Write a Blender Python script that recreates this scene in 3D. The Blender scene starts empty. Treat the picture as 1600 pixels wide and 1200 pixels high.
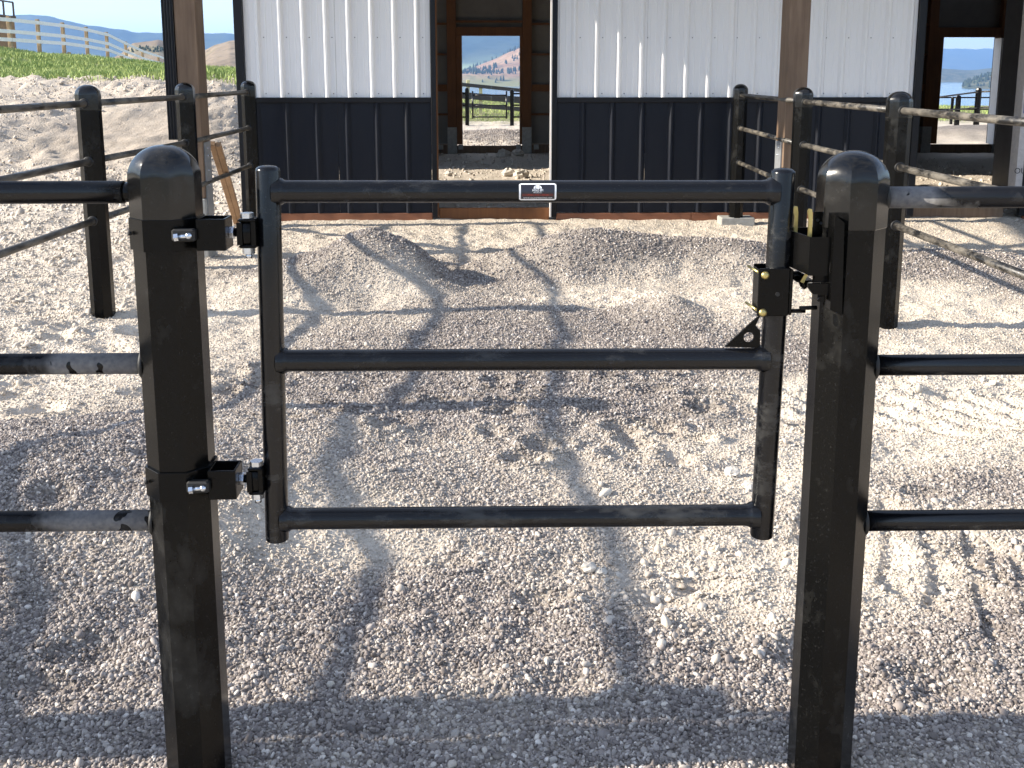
import bpy, math, random
import numpy as np
from mathutils import Vector, Matrix, Euler

rng = np.random.default_rng(7)
random.seed(7)
S = bpy.context.scene
COL = S.collection
R = math.radians

# ------------------------------------------------------------------ camera, sky, sun, exposure
cd = bpy.data.cameras.new('camera'); cam = bpy.data.objects.new('camera', cd); COL.objects.link(cam)
cam.location = (0, 0, 1.5)
cam.rotation_euler = (R(79.8), 0, R(-1.232))
cd.sensor_width = 36.0; cd.lens = 36.0; cd.shift_y = -197 / 1600
cd.clip_start = 0.05; cd.clip_end = 60000
S.camera = cam

SUN_EL, SUN_AZ = 25.0, 3.6          # elevation; degrees towards the viewer from due left (-X)
sd = (-math.cos(R(SUN_EL)) * math.cos(R(SUN_AZ)), -math.cos(R(SUN_EL)) * math.sin(R(SUN_AZ)), math.sin(R(SUN_EL)))
W = bpy.data.worlds.new('World'); S.world = W; W.use_nodes = True
wn, wl = W.node_tree.nodes, W.node_tree.links
bgn = wn['Background']
sky = wn.new('ShaderNodeTexSky'); sky.sky_type = 'NISHITA'; sky.sun_disc = False
sky.sun_elevation = R(SUN_EL); sky.sun_rotation = math.atan2(sd[0], sd[1]); sky.altitude = 900
sky.air_density = 1.0; sky.dust_density = 0.4; sky.ozone_density = 1.3
# thin high cloud, everywhere in the sky
tc = wn.new('ShaderNodeTexCoord'); mp = wn.new('ShaderNodeMapping'); mp.inputs['Scale'].default_value = (1.6, 1.6, 9)
nz = wn.new('ShaderNodeTexNoise'); nz.inputs['Scale'].default_value = 2.2; nz.inputs['Detail'].default_value = 7
cr = wn.new('ShaderNodeValToRGB'); cr.color_ramp.elements[0].position = .40; cr.color_ramp.elements[1].position = .74
cr.color_ramp.elements[0].color = (0, 0, 0, 1); cr.color_ramp.elements[1].color = (.62, .62, .62, 1)
mx = wn.new('ShaderNodeMix'); mx.data_type = 'RGBA'; mx.inputs[7].default_value = (6.7, 6.25, 5.8, 1)
wl.new(tc.outputs['Generated'], mp.inputs[0]); wl.new(mp.outputs[0], nz.inputs['Vector']); wl.new(nz.outputs[0], cr.inputs[0])
wl.new(cr.outputs[0], mx.inputs[0]); wl.new(sky.outputs[0], mx.inputs[6]); wl.new(mx.outputs[2], bgn.inputs[0])
bgn.inputs[1].default_value = 0.12

sl = bpy.data.lights.new('sun', 'SUN'); sl.energy = 4.6; sl.angle = R(.7); sl.color = (1, .91, .78)
so = bpy.data.objects.new('sun', sl); COL.objects.link(so); so.location = (-8, -3, 12)
so.rotation_euler = Vector(sd).to_track_quat('Z', 'Y').to_euler()

vs = S.view_settings
vs.view_transform = 'Standard'; vs.look = 'None'; vs.gamma = 1; vs.use_curve_mapping = False; vs.exposure = 1.36
S.cycles.volume_bounces = 0
S.cycles.max_bounces = 6; S.cycles.diffuse_bounces = 3; S.cycles.glossy_bounces = 3
S.cycles.volume_max_steps = 64

# ------------------------------------------------------------------ materials
def inp(n, k, v):
    if k in n.inputs: n.inputs[k].default_value = v
def c4(c): return (c[0], c[1], c[2], 1)

class NT:
    def __init__(s, name):
        s.m = bpy.data.materials.new(name); s.m.use_nodes = True
        s.t = s.m.node_tree; s.b = s.t.nodes['Principled BSDF']; s.o = s.t.nodes['Material Output']
    def n(s, typ, **kw):
        x = s.t.nodes.new(typ)
        for k, v in kw.items():
            if k.startswith('_'): setattr(x, k[1:], v)
            else: inp(x, k.replace('_', ' '), v)
        return x
    def l(s, a, b): s.t.links.new(a, b)
    def coord(s, scale=(1, 1, 1), kind='Object'):
        a = s.n('ShaderNodeTexCoord'); b = s.n('ShaderNodeMapping'); b.inputs['Scale'].default_value = scale
        s.l(a.outputs[kind], b.inputs[0]); return b.outputs[0]
    def noise(s, vec, scale, detail=5, rough=.55):
        x = s.n('ShaderNodeTexNoise', Scale=scale, Detail=detail, Roughness=rough)
        s.l(vec, x.inputs['Vector']); return x.outputs[0]
    def ramp(s, f, p0, p1, c0=(0, 0, 0), c1=(1, 1, 1)):
        x = s.n('ShaderNodeValToRGB'); e = x.color_ramp.elements
        e[0].position, e[1].position = p0, p1; e[0].color, e[1].color = c4(c0), c4(c1)
        s.l(f, x.inputs[0]); return x.outputs[0]
    def mix(s, f, a, b):
        x = s.n('ShaderNodeMix'); x.data_type = 'RGBA'
        for i, v in ((0, f), (6, a), (7, b)):
            if isinstance(v, (tuple, list)): x.inputs[i].default_value = c4(v)
            elif isinstance(v, (int, float)): x.inputs[i].default_value = v
            else: s.l(v, x.inputs[i])
        return x.outputs[2]
    def math(s, op, a, b=0.5):
        x = s.n('ShaderNodeMath'); x.operation = op
        for i, v in ((0, a), (1, b)):
            if isinstance(v, (int, float)): x.inputs[i].default_value = v
            else: s.l(v, x.inputs[i])
        return x.outputs[0]
    def bump(s, h, strength=.3, dist=.01, normal=None):
        x = s.n('ShaderNodeBump', Strength=strength, Distance=dist); s.l(h, x.inputs['Height'])
        if normal: s.l(normal, x.inputs['Normal'])
        return x.outputs[0]
    def attr(s, name, typ='GEOMETRY'):
        x = s.n('ShaderNodeAttribute'); x.attribute_name = name; x.attribute_type = typ; return x.outputs['Fac']

def painted(name, base, dust, rough=.3, lo=.52, hi=.75, amt=.5, scale=9, stretch=(1, 1, 1), bump=.05, spec=.5, world=False):
    """dusty paint / plastic: dust in uneven patches, rubbed streaks, fine specks"""
    t = NT(name)
    if world:
        g = t.n('ShaderNodeNewGeometry'); mpn = t.n('ShaderNodeMapping'); mpn.inputs['Scale'].default_value = stretch
        t.l(g.outputs['Position'], mpn.inputs[0]); v = mpn.outputs[0]
    else: v = t.coord(stretch)
    n1 = t.noise(v, scale, 6, .6); n2 = t.noise(v, scale * 7, 4); n3 = t.noise(v, 260, 2)
    f = t.ramp(t.math('ADD', t.math('MULTIPLY', n1, .75), t.math('MULTIPLY', n2, .25)), lo, hi)
    sp = t.ramp(n3, .66, .74)
    f = t.math('MINIMUM', t.math('ADD', t.math('MULTIPLY', f, amt), t.math('MULTIPLY', sp, amt * .5)), 1.0)
    t.l(t.mix(f, base, dust), t.b.inputs['Base Color'])
    t.l(t.math('ADD', t.math('MULTIPLY', f, .5), rough), t.b.inputs['Roughness'])
    t.l(t.bump(n2, bump, .003), t.b.inputs['Normal']); inp(t.b, 'Specular IOR Level', spec)
    return t.m

def wood(name, c0, c1, scale=(18, 18, 1.3), rough=.75, bump=.25):
    t = NT(name); v = t.coord(scale); n1 = t.noise(v, 1.6, 8, .65)
    v2 = t.coord((1, 1, .6)); n2 = t.noise(v2, 4, 3)
    c = t.mix(t.ramp(n1, .3, .7), c0, c1)
    c = t.mix(t.math('MULTIPLY', t.ramp(n2, .45, .7), .45), c, tuple(x * .6 for x in c0))
    t.l(c, t.b.inputs['Base Color']); inp(t.b, 'Roughness', rough); t.l(t.bump(n1, bump, .004), t.b.inputs['Normal'])
    return t.m

def plain(name, c, rough=.6, metal=0, var=.2, scale=8, bump=.1):
    t = NT(name); v = t.coord(); n1 = t.noise(v, scale, 6, .6)
    t.l(t.mix(t.ramp(n1, .3, .7), tuple(x * (1 - var) for x in c), tuple(min(1, x * (1 + var)) for x in c)), t.b.inputs['Base Color'])
    inp(t.b, 'Roughness', rough); inp(t.b, 'Metallic', metal); t.l(t.bump(n1, bump, .01), t.b.inputs['Normal'])
    return t.m

M = {}
M['post'] = painted('black_post_plastic', (.0028, .0028, .0027), (.11, .108, .10), .20, .54, .80, .34, 5, (1, 1, .7), .05, spec=.16, world=True)
M['cap'] = painted('black_post_cap_plastic', (.0035, .0035, .0035), (.09, .083, .072), .17, .52, .82, .32, 8, (1, 1, 1), .04, spec=.45, world=True)
M['steel'] = painted('black_powder_coat', (.003, .0033, .0045), (.12, .118, .11), .22, .53, .72, .42, 5, (1, 2.5, 2.5), .04, spec=.38, world=True)
M['hard'] = painted('black_hardware_enamel', (.0025, .0025, .0025), (.045, .04, .034), .24, .62, .88, .18, 12, (1, 1, 1), .03, spec=.14, world=True)
M['rail_dusty'] = painted('black_rail_with_dried_mud', (.010, .011, .015), (.30, .29, .27), .26, .50, .60, .55, 5, (1, 1.6, 1.6), .08, world=True)
M['rail_old'] = painted('weathered_muddy_rail', (.008, .0075, .007), (.17, .15, .12), .36, .42, .60, .8, 15, (1, .45, 1), .25, world=True)
t = NT('black_rail_with_spotted_mud'); g = t.n('ShaderNodeNewGeometry'); v = g.outputs['Position']; sx_ = t.n('ShaderNodeSeparateXYZ'); t.l(v, sx_.inputs[0])
ax = t.math('ABSOLUTE', sx_.outputs[0]); nz_ = t.noise(v, 7, 5); n1 = t.noise(v, 26, 2, .4); n2 = t.noise(v, 90, 4)
mr = t.n('ShaderNodeMapRange'); t.l(t.math('ADD', ax, t.math('MULTIPLY', t.math('SUBTRACT', nz_, .5), .35)), mr.inputs[0]); mr.inputs[1].default_value = .86; mr.inputs[2].default_value = .93; mr.inputs[3].default_value = 1; mr.inputs[4].default_value = 0
msk = t.math('MULTIPLY', mr.outputs[0], t.ramp(n1, .60, .615, (1, 1, 1), (0, 0, 0)))
msk = t.math('MAXIMUM', t.math('MULTIPLY', msk, .85), t.math('MULTIPLY', t.ramp(n1, .60, .66), t.math('MULTIPLY', t.ramp(nz_, .45, .7), .18)))
c = t.mix(t.ramp(n2, .3, .7), (.14, .14, .15), (.24, .235, .23)); t.l(t.mix(msk, (.003, .0033, .0045), c), t.b.inputs['Base Color'])
t.l(t.math('ADD', t.math('MULTIPLY', msk, .3), .25), t.b.inputs['Roughness']); inp(t.b, 'Specular IOR Level', .25); M['rail_dusty'] = t.m
M['rubber'] = plain('black_rubber', (.005, .005, .005), .6)
M['zinc'] = plain('zinc_plated_steel', (.62, .66, .72), .25, 1, .15, 60)
M['yzinc'] = plain('yellow_zinc_steel', (.50, .41, .17), .4, 1, .2, 40)
M['white'] = painted('white_painted_siding', (.82, .81, .80), (.70, .69, .67), .36, .58, .9, .25, 2.5, (3, 3, .8), .01, world=True)
M['black'] = painted('charcoal_painted_siding', (.0075, .0095, .016), (.020, .021, .024), .36, .42, .8, .5, 2.5, (5, 5, .7), .05, spec=.2, world=True)
M['trim'] = painted('black_trim', (.008, .0085, .011), (.03, .03, .03), .33, .55, .85, .4, 4, (1, 1, 1), .02, spec=.2, world=True)
M['treated'] = wood('brown_treated_timber', (.12, .073, .042), (.20, .132, .082))
M['interior'] = wood('orange_brown_framing', (.12, .043, .011), (.18, .072, .02))
M['stain'] = wood('red_brown_skirt_timber', (.20, .075, .035), (.27, .115, .06), (2, 18, 18))
M['fresh'] = wood('fresh_sawn_lumber', (.28, .17, .095), (.40, .26, .15))
M['conc'] = plain('grey_concrete', (.33, .32, .29), .9, 0, .2, 20, .4)
M['bracket'] = plain('galvanised_bracket', (.30, .31, .32), .5, .5, .12, 20)
M['liner'] = plain('grey_liner_sheet', (.15, .138, .12), .6, 0, .15, 3)
M['jamb'] = plain('pale_jamb_edge', (.74, .70, .66), .5, 0, .05)
M['wrap'] = plain('pale_house_wrap_board', (.50, .46, .43), .7, 0, .1, 30)
M['ink'] = plain('dark_print', (.03, .03, .035), .6)
M['inkred'] = plain('red_print', (.5, .04, .04), .6)
M['inkblue'] = plain('blue_print', (.05, .09, .35), .6)
M['stw'] = plain('sticker_white', (.85, .86, .88), .35, 0, .03)
M['stb'] = plain('sticker_black', (.02, .02, .03), .25, 0, .1)
M['roof'] = plain('dark_roof_sheet', (.05, .05, .055), .4)
M['bfence'] = plain('white_fence_board', (.86, .84, .78), .55, 0, .07)
M['bpost'] = wood('fence_post_timber', (.22, .13, .07), (.50, .38, .22))
M['ypost'] = plain('pale_yellow_post', (.58, .52, .28), .7)
M['shadeboard'] = plain('shade_dark_board', (.035, .033, .034), .6)  # dark base colour paints in the shaded side of the boards
M['osb'] = plain('tan_sheathing', (.30, .17, .075), .8, 0, .25, 5)
M['rail_house'] = plain('dark_deck_railing', (.10, .06, .035), .7)
M['rock'] = plain('pale_limestone', (.55, .50, .43), .9, 0, .2, 12, .6)

# ------------------------------------------------------------------ helpers
def tag(o, label=None, cat=None, group=None, kind=None):
    if label: o['label'] = label
    if cat: o['category'] = cat
    if group: o['group'] = group
    if kind: o['kind'] = kind
    return o
def thing(name, label, cat, loc=(0, 0, 0), group=None, rot=(0, 0, 0)):
    o = bpy.data.objects.new(name, None); COL.objects.link(o); o.location = loc; o.rotation_euler = rot
    o.empty_display_size = .1
    return tag(o, label, cat, group)
def link(name, me, m=None, parent=None, smooth=False, loc=None, rot=None):
    if m is not None and not me.materials: me.materials.append(m)
    o = bpy.data.objects.new(name, me); COL.objects.link(o)
    if parent: o.parent = parent
    if loc: o.location = loc
    if rot: o.rotation_euler = rot
    return o
def copy_tree(o, parent=None):
    c = o.copy(); COL.objects.link(c); c.parent = parent
    for ch in [x for x in o.children]: copy_tree(ch, c)
    return c

class MB:
    def __init__(s): s.v = []; s.f = []; s.sm = []
    def add(s, vs_, fs, sm=False, mat=None):
        o = len(s.v)
        s.v += [tuple(mat @ Vector(p)) if mat is not None else tuple(p) for p in vs_]
        s.f += [tuple(i + o for i in f) for f in fs]; s.sm += [sm] * len(fs); return s
    def box(s, a, b, mat=None):
        x0, y0, z0 = a; x1, y1, z1 = b
        return s.add([(x0, y0, z0), (x1, y0, z0), (x1, y1, z0), (x0, y1, z0), (x0, y0, z1), (x1, y0, z1), (x1, y1, z1), (x0, y1, z1)],
                     [(3, 2, 1, 0), (4, 5, 6, 7), (0, 1, 5, 4), (1, 2, 6, 5), (2, 3, 7, 6), (3, 0, 4, 7)], mat=mat)
    def bbox(s, a, b, c=.003, mat=None):   # box with chamfered vertical-ish edges (all 12 edges chamfered)
        x0, y0, z0 = a; x1, y1, z1 = b
        ring = lambda i, z: [(x0 + i + c, y0 + i, z), (x1 - i - c, y0 + i, z), (x1 - i, y0 + i + c, z), (x1 - i, y1 - i - c, z),
                             (x1 - i - c, y1 - i, z), (x0 + i + c, y1 - i, z), (x0 + i, y1 - i - c, z), (x0 + i, y0 + i + c, z)]
        return s.rings([ring(c, z0), ring(0, z0 + c), ring(0, z1 - c), ring(c, z1)], mat=mat)
    def rings(s, rs, sm=False, mat=None, cap=True):
        n = len(rs[0]); vs_ = [p for r in rs for p in r]; fs = []
        for k in range(len(rs) - 1):
            for i in range(n):
                j = (i + 1) % n; fs.append((k * n + i, k * n + j, (k + 1) * n + j, (k + 1) * n + i))
        s.add(vs_, fs, sm, mat); o = len(s.v) - len(vs_)
        if cap:
            s.f += [tuple(o + i for i in reversed(range(n))), tuple(o + (len(rs) - 1) * n + i for i in range(n))]; s.sm += [False, False]
        return s
    def tube(s, p0, p1, r0, r1=None, n=16, sm=True, cap=True, prof=None):
        p0, p1 = Vector(p0), Vector(p1); d = p1 - p0; L = d.length; q = d.to_track_quat('Z', 'Y').to_matrix().to_4x4(); q.translation = p0
        r1 = r0 if r1 is None else r1
        prof = prof or [(0, r0), (L, r1)]
        rs = [[(math.cos(2 * math.pi * i / n) * r, math.sin(2 * math.pi * i / n) * r, z) for i in range(n)] for z, r in prof]
        return s.rings(rs, sm, q, cap)
    def path(s, pts, r, n=10):
        pts = [Vector(p) for p in pts]; rs = []
        for i, p in enumerate(pts):
            t = (pts[min(i + 1, len(pts) - 1)] - pts[max(i - 1, 0)]).normalized(); q = t.to_track_quat('Z', 'Y')
            rs.append([tuple(p + q @ Vector((math.cos(2 * math.pi * k / n) * r, math.sin(2 * math.pi * k / n) * r, 0))) for k in range(n)])
        return s.rings(rs, True)
    def prism(s, poly, y0, y1, mat=None):   # poly in xz, extruded along y
        n = len(poly); vs_ = [(x, y0, z) for x, z in poly] + [(x, y1, z) for x, z in poly]
        fs = [tuple(range(n)), tuple(reversed(range(n, 2 * n)))] + [(i, i + n, (i + 1) % n + n, (i + 1) % n) for i in range(n)]
        return s.add(vs_, fs, mat=mat)
    def mesh(s, name):
        me = bpy.data.meshes.new(name); me.from_pydata(s.v, [], s.f); me.update()
        me.polygons.foreach_set('use_smooth', s.sm); me.validate(); return me
    def build(s, name, m, parent=None, loc=None, rot=None):
        import bmesh
        me = s.mesh(name); bm = bmesh.new(); bm.from_mesh(me); bmesh.ops.recalc_face_normals(bm, faces=bm.faces); bm.to_mesh(me); bm.free()
        return link(name, me, m, parent, loc=loc, rot=rot)

def grid_mesh(name, X, Y, Z, attrs=None, smooth=True):
    nx, ny = Z.shape[1], Z.shape[0]
    v = np.stack([X, Y, Z], -1).reshape(-1, 3).astype(np.float32)
    i = np.arange((ny - 1) * (nx - 1)); r, c = i // (nx - 1), i % (nx - 1); a = r * nx + c
    q = np.stack([a, a + 1, a + nx + 1, a + nx], -1).astype(np.int32)
    me = bpy.data.meshes.new(name); me.vertices.add(len(v)); me.vertices.foreach_set('co', v.ravel())
    me.loops.add(q.size); me.loops.foreach_set('vertex_index', q.ravel())
    me.polygons.add(len(q)); me.polygons.foreach_set('loop_start', np.arange(len(q), dtype=np.int32) * 4)
    me.update(calc_edges=True)
    me.polygons.foreach_set('use_smooth', np.full(len(q), smooth))
    for k, d in (attrs or {}).items():
        at = me.attributes.new(k, 'FLOAT', 'POINT'); at.data.foreach_set('value', d.reshape(-1).astype(np.float32))
    return me

# ------------------------------------------------------------------ numeric noise
def _hash(ix, iy, seed):
    h = (ix.astype(np.int64) * 374761393 + iy.astype(np.int64) * 668265263 + seed * 1442695041) & 0x7fffffff
    h = ((h ^ (h >> 13)) * 1274126177) & 0x7fffffff
    return ((h ^ (h >> 16)) & 0xffff) / 65535.0
def vnoise(x, y, seed=0):
    ix, iy = np.floor(x), np.floor(y); fx, fy = x - ix, y - iy
    fx = fx * fx * fx * (fx * (fx * 6 - 15) + 10); fy = fy * fy * fy * (fy * (fy * 6 - 15) + 10)
    a = _hash(ix, iy, seed); b = _hash(ix + 1, iy, seed); c = _hash(ix, iy + 1, seed); d = _hash(ix + 1, iy + 1, seed)
    return (a + (b - a) * fx) * (1 - fy) + (c + (d - c) * fx) * fy - .5
def fbm(x, y, oct=4, seed=0, gain=.5):
    r = 0; a = 1; 
    for o in range(oct):
        r = r + a * vnoise(x * 2 ** o + 17.3 * o, y * 2 ** o - 9.1 * o, seed + o); a *= gain
    return r
def ss(a, b, x):
    t = np.clip((x - a) / (b - a), 0, 1); return t * t * (3 - 2 * t)

# ------------------------------------------------------------------ terrain
def crest(x):
    return np.interp(x, [-26, -19.1, -17.7, -16.7, -15.8, -15, -14.2, -13.6, -13, -9.9, -7], [2.9, 2.38, 2.20, 2.15, 2.09, 2.01, 1.95, 1.90, 1.80, 1.60, 1.5])
# gravel heaps: x, y, rx, ry, height, flatness power
HEAPS = [(-.95, 7.5, .72, .62, .26, 1.0), (-.62, 7.25, .50, .52, .17, 1.0), (-1.45, 7.0, .7, .6, .09, 1.3),
         (.75, 7.85, .8, .6, .17, 1.0), (1.5, 8.05, 1.5, .7, .25, .9), (2.2, 7.7, .8, .5, .09, 1.2), (1.12, 6.3, .30, .42, .12, 1.0),
         (1.6, 6.1, .5, .3, .07, 1.0),
         (-1.55, 3.35, 1.25, 1.0, .20, 1.4), (-.3, 3.9, 1.1, .9, .07, 1.3), (-2.6, 3.5, 1.2, .7, .08, 1.3), (.5, 4.6, 1.3, .8, .05, 1.2),
         (3.6, 7.7, 1.3, .8, .12, 1.2), (.3, 24, 2.2, 2.2, .20, 1.0), (11.5, 24, 3.0, 2.4, .30, 1.2), (-.5, 5.4, 1.2, .7, .05, 1.2)]
DIMP = []
for k in range(46):
    yy = rng.uniform(3.7, 5.2); DIMP.append((rng.uniform(-1.3, 1.0), yy, rng.uniform(.05, .10), rng.uniform(.035, .075), rng.uniform(.025, .05)))
for k in range(26):
    DIMP.append((rng.uniform(-1.5, 2.2), rng.uniform(2.2, 3.6), rng.uniform(.05, .12), rng.uniform(.04, .08), rng.uniform(.012, .03)))
for k in range(30):
    DIMP.append((rng.uniform(-3.2, -1.6), rng.uniform(4.3, 6.2), rng.uniform(.06, .14), rng.uniform(.05, .10), rng.uniform(.02, .045)))

def gravel_mask(x, y):
    w = fbm(x * 1.3, y * 1.3, 4, 31) * .9
    g = np.zeros_like(x)
    def blob(cx, cy, rx, ry, v=1.0): return v * np.clip(1.6 - 1.6 * np.sqrt(((x - cx) / rx) ** 2 + ((y - cy) / ry) ** 2) + w, 0, 1)
    for b in [(-.2, 4.9, 2.0, 2.6), (-2.0, 3.3, 2.6, 1.35), (0, 2.6, 4.0, 1.3), (-.95, 7.4, 1.25, 1.25), (1.35, 7.95, 1.9, 1.05), (1.2, 5.6, 1.5, 1.1),
              (3.3, 7.6, 1.7, 1.1), (1.9, 3.55, .8, .42), (2.6, 2.0, 3.0, .9), (3.8, 5.6, 1.6, .5, .8), (.3, 24, 2.3, 2.2), (11.5, 24, 3, 2.4)]:
        g = np.maximum(g, blob(*b))
    for b in [(-.55, 3.1, .55, .38, .9), (.75, 2.95, .8, .50, .75), (-2.6, 5.3, 1.9, 1.0, 1), (2.3, 4.55, 1.2, .55, 1), (1.22, 2.98, .40, .42, .85), (.85, 6.75, .8, .3, .8), (2.2, 6.3, 1.1, .5, .8)]:
        g = g * (1 - blob(*b))
    return np.clip(g, 0, 1)

def base_z(x, y):
    side = ss(2.9, 5.6, -x)
    e1 = fbm(x * .35, y * .35, 3, 5) * 1.6
    b = 1.35 * ss(12.5, 24, y + e1) * side
    b = b + (crest(x) - 1.35) * ss(24, 40, y) * side
    y0 = np.where(x < -3, 300, np.interp(x, [-3, 6, 12], [66, 62, 47]))
    b = b - np.clip(y - 41, 0, 45) * .04 * side
    y0 = np.where(x < -3, 84 + 0 * x, y0)
    drop = np.clip(y - y0, 0, None)
    b = b - np.minimum(drop * .12 * ss(0, 12, drop), 60)
    return np.maximum(b, -46)

def ground_z(x, y, detail=True):
    x = np.asarray(x, float); y = np.asarray(y, float)
    z = base_z(x, y)
    for cx_, cy_, rx, ry, h, p in HEAPS:
        wob = 1 + .25 * vnoise(x * 2.2, y * 2.2, 3)
        rxx = np.where((x > cx_) & (p <= 1.0), rx * .72, rx) if p <= 1.0 else rx; d = np.sqrt(((x - cx_) / rxx) ** 2 + ((y - cy_) / ry) ** 2) * wob
        h = h * (1.1 if p == 1.0 else (.85 if p < 1 else 1))
        k = np.sqrt(np.clip(1 - d, 0, 1) ** 2 + .006) - math.sqrt(.006)
        t = np.clip(1.25 - d, 0, 1.25) / 1.25
        if p > 1.1: z = z + h * t * t * (3 - 2 * t)
        else: z = z + h * (np.sqrt(.03) + t ** 1.1 - np.sqrt((1 - t) ** 2 * 0 + .03)) * 1.12 * (1 - .12 * ss(.75, 1, t))
    if detail:
        near = 1 - ss(70, 110, np.abs(y)) 
        out = 1 - ss(40, 80, np.abs(x))
        near = near * out
        g = gravel_mask(x, y)
        z = z + near * (.03 * fbm(x * .9, y * .9, 3, 11) + .019 * fbm(x * 3.1, y * 3.1, 3, 12))
        rgh = 1 - g
        z = z + near * rgh * (.030 * fbm(x * 6, y * 6, 4, 14, .6))
        z = z + near * g * (.017 * fbm(x * 8, y * 8, 3, 15))
        bank = ss(3.2, 5, -x) * ss(9, 15, y) * (1 - ss(23, 26, y)) * near
        bank = bank * (1 - .8 * np.exp(-(((x + 6.0) / 1.5) ** 2 + ((y - 18.3) / 3.0) ** 2)))
        z = z + bank * (.16 * np.abs(fbm(x * 1.2, y * 1.2, 4, 21, .62)) + .13 * np.abs(fbm(x * 4, y * 4, 4, 22, .65)))
        z = z - .28 * np.exp(-(((x + 6.2) / 1.6) ** 2 + ((y - 17.6) / 2.2) ** 2))
        for cx_, cy_, rx, ry, h in DIMP:
            m = (np.abs(x - cx_) < rx * 3) & (np.abs(y - cy_) < ry * 3)
            if not m.any(): continue
            d2 = ((x[m] - cx_) / rx) ** 2 + ((y[m] - cy_) / ry) ** 2
            z[m] = z[m] - h * np.exp(-d2) + h * .45 * np.exp(-(d2 - 1.9) ** 2)
        # tyre lug prints on the right
        def lugs(z, cx_, cy_, ang, L, wd, per, h):
            ca, sa = math.cos(ang), math.sin(ang); u = (x - cx_) * ca + (y - cy_) * sa; v = -(x - cx_) * sa + (y - cy_) * ca
            m = np.clip((1 - (u / L) ** 2) * 3, 0, 1) * np.clip((1 - (v / wd) ** 2) * 3, 0, 1)
            w_ = ((u + .75 * v + .035 * vnoise(x * 9, y * 9, 6)) / per) % 1.0; k3 = (1 - w_) * ss(0, .10, w_); rows = (.45 + .55 * ss(.12, .4, np.abs(np.sin(v * math.pi / wd * .8 + .6))))
            return z - m * (h * k3 * rows + .01)
        z = lugs(z, 2.15, 4.40, 0.03, 1.1, .30, .19, .085)
        z = lugs(z, 1.22, 3.0, -1.05, .55, .16, .17, .030)
        z = lugs(z, 1.52, 3.05, -1.05, .5, .13, .17, .026)
        z = lugs(z, 1.75, 2.7, -1.05, .5, .13, .17, .022)
    # level strip at the foot of the barn wall
    k = ss(9.7, 10.2, y) * (1 - ss(20, 21.5, y)) * ss(-4.2, -2.9, x)
    z = z * (1 - k) + k * (np.minimum(z, .03) * .6)
    return z
def gz(x, y): return float(ground_z(np.array([float(x)]), np.array([float(y)]), True)[0])

def axis(lo, hi, f0, f1, s0, grow, cap, far0, far1):
    a = list(np.arange(f0, f1, s0)); x = f1; s = s0
    while x < hi:
        a.append(x); d = x - f1
        s = min(s0 + d * grow, cap) if x < far1 else s * 1.18
        x += s
    a.append(hi); b = []; x = f0; s = s0
    while x > lo:
        x -= s; b.append(max(x, lo)); d = f0 - x
        s = min(s0 + d * grow, cap) if x > far0 else s * 1.18
    return np.array(sorted(set(b + a)))
gx = axis(-19000, 19000, -3.0, 3.4, .025, .012, .22, -26, 18)
gy = axis(-17000, 19500, 1.6, 6.6, .022, .0095, .25, -8, 60)
GX, GY = np.meshgrid(gx, gy)
GZ = ground_z(GX, GY)
gm = gravel_mask(GX, GY)
edge = fbm(GX * .8, GY * .8, 3, 41) * 2.2
grass = np.where(GX < -3.2, ss(22.6, 24.2, GY + edge * 1.2), ss(31, 34, GY + edge))
grass = np.maximum(grass, np.where((GY < -14) | (GX > 30) | (GX < -30), .8, 0))
path = np.where(GX < -3, np.exp(-((GY - 35.5 - .2 * (GX + 15)) / .8) ** 2), 0)
grass = np.clip(grass - path * .6 * (vnoise(GX * 1.1, GY * 1.1, 51) + .6), 0, 1)
bank_brown = np.exp(-(((GX + 6.1) / 1.5) ** 2 + ((GY - 17.8) / 2.6) ** 2)) + .35 * ss(3.4, 5, -GX) * ss(13, 17, GY)  # darker brown patch on the bank scoop, weaker brown along the bank
gme = grid_mesh('ground', GX, GY, GZ, dict(gravel=gm, grassy=grass, bank_brown=np.clip(bank_brown, 0, 1) * .6))

t = NT('gravel_and_dirt')
pos = t.coord((1, 1, 1)); ga = t.attr('gravel'); gr = t.attr('grassy'); bbr = t.attr('bank_brown')
nA = t.noise(pos, 1.1, 6); nB = t.noise(pos, 38, 5, .7); nC = t.noise(pos, 9, 6, .65)
vor = t.n('ShaderNodeTexVoronoi', Scale=78.0); t.l(pos, vor.inputs['Vector'])
vor2 = t.n('ShaderNodeTexVoronoi', Scale=30.0); t.l(pos, vor2.inputs['Vector'])
cream = t.mix(t.ramp(nC, .3, .72), (.54, .465, .375), (.70, .625, .52))
cream = t.mix(t.math('MULTIPLY', t.ramp(nB, .35, .65), .4), cream, (.36, .31, .26))
sepx = t.n('ShaderNodeSeparateColor'); t.l(vor.outputs['Color'], sepx.inputs[0])
stone = t.mix(sepx.outputs[0], (.15, .128, .113), (.45, .405, .355))
stone = t.mix(t.ramp(vor.outputs['Distance'], .25, .75), stone, (.075, .063, .058))
stone = t.mix(t.math('MULTIPLY', nA, .2), stone, cream)
c = t.mix(ga, cream, stone)
brown_earth = t.mix(t.ramp(nC, .35, .65), (.22, .17, .125), (.33, .265, .20))
c = t.mix(t.math('MULTIPLY', bbr, .85), c, brown_earth)
turf = t.mix(t.ramp(nA, .3, .7), (.13, .15, .055), (.24, .22, .11))
c = t.mix(t.math('MULTIPLY', gr, t.ramp(nC, .2, .5)), c, turf)
t.l(c, t.b.inputs['Base Color']); inp(t.b, 'Roughness', .92); inp(t.b, 'Specular IOR Level', .2)
hb = t.math('ADD', t.math('MULTIPLY', nB, .6), t.math('MULTIPLY', t.math('SUBTRACT', 1.0, vor.outputs['Distance']), .5))
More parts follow.
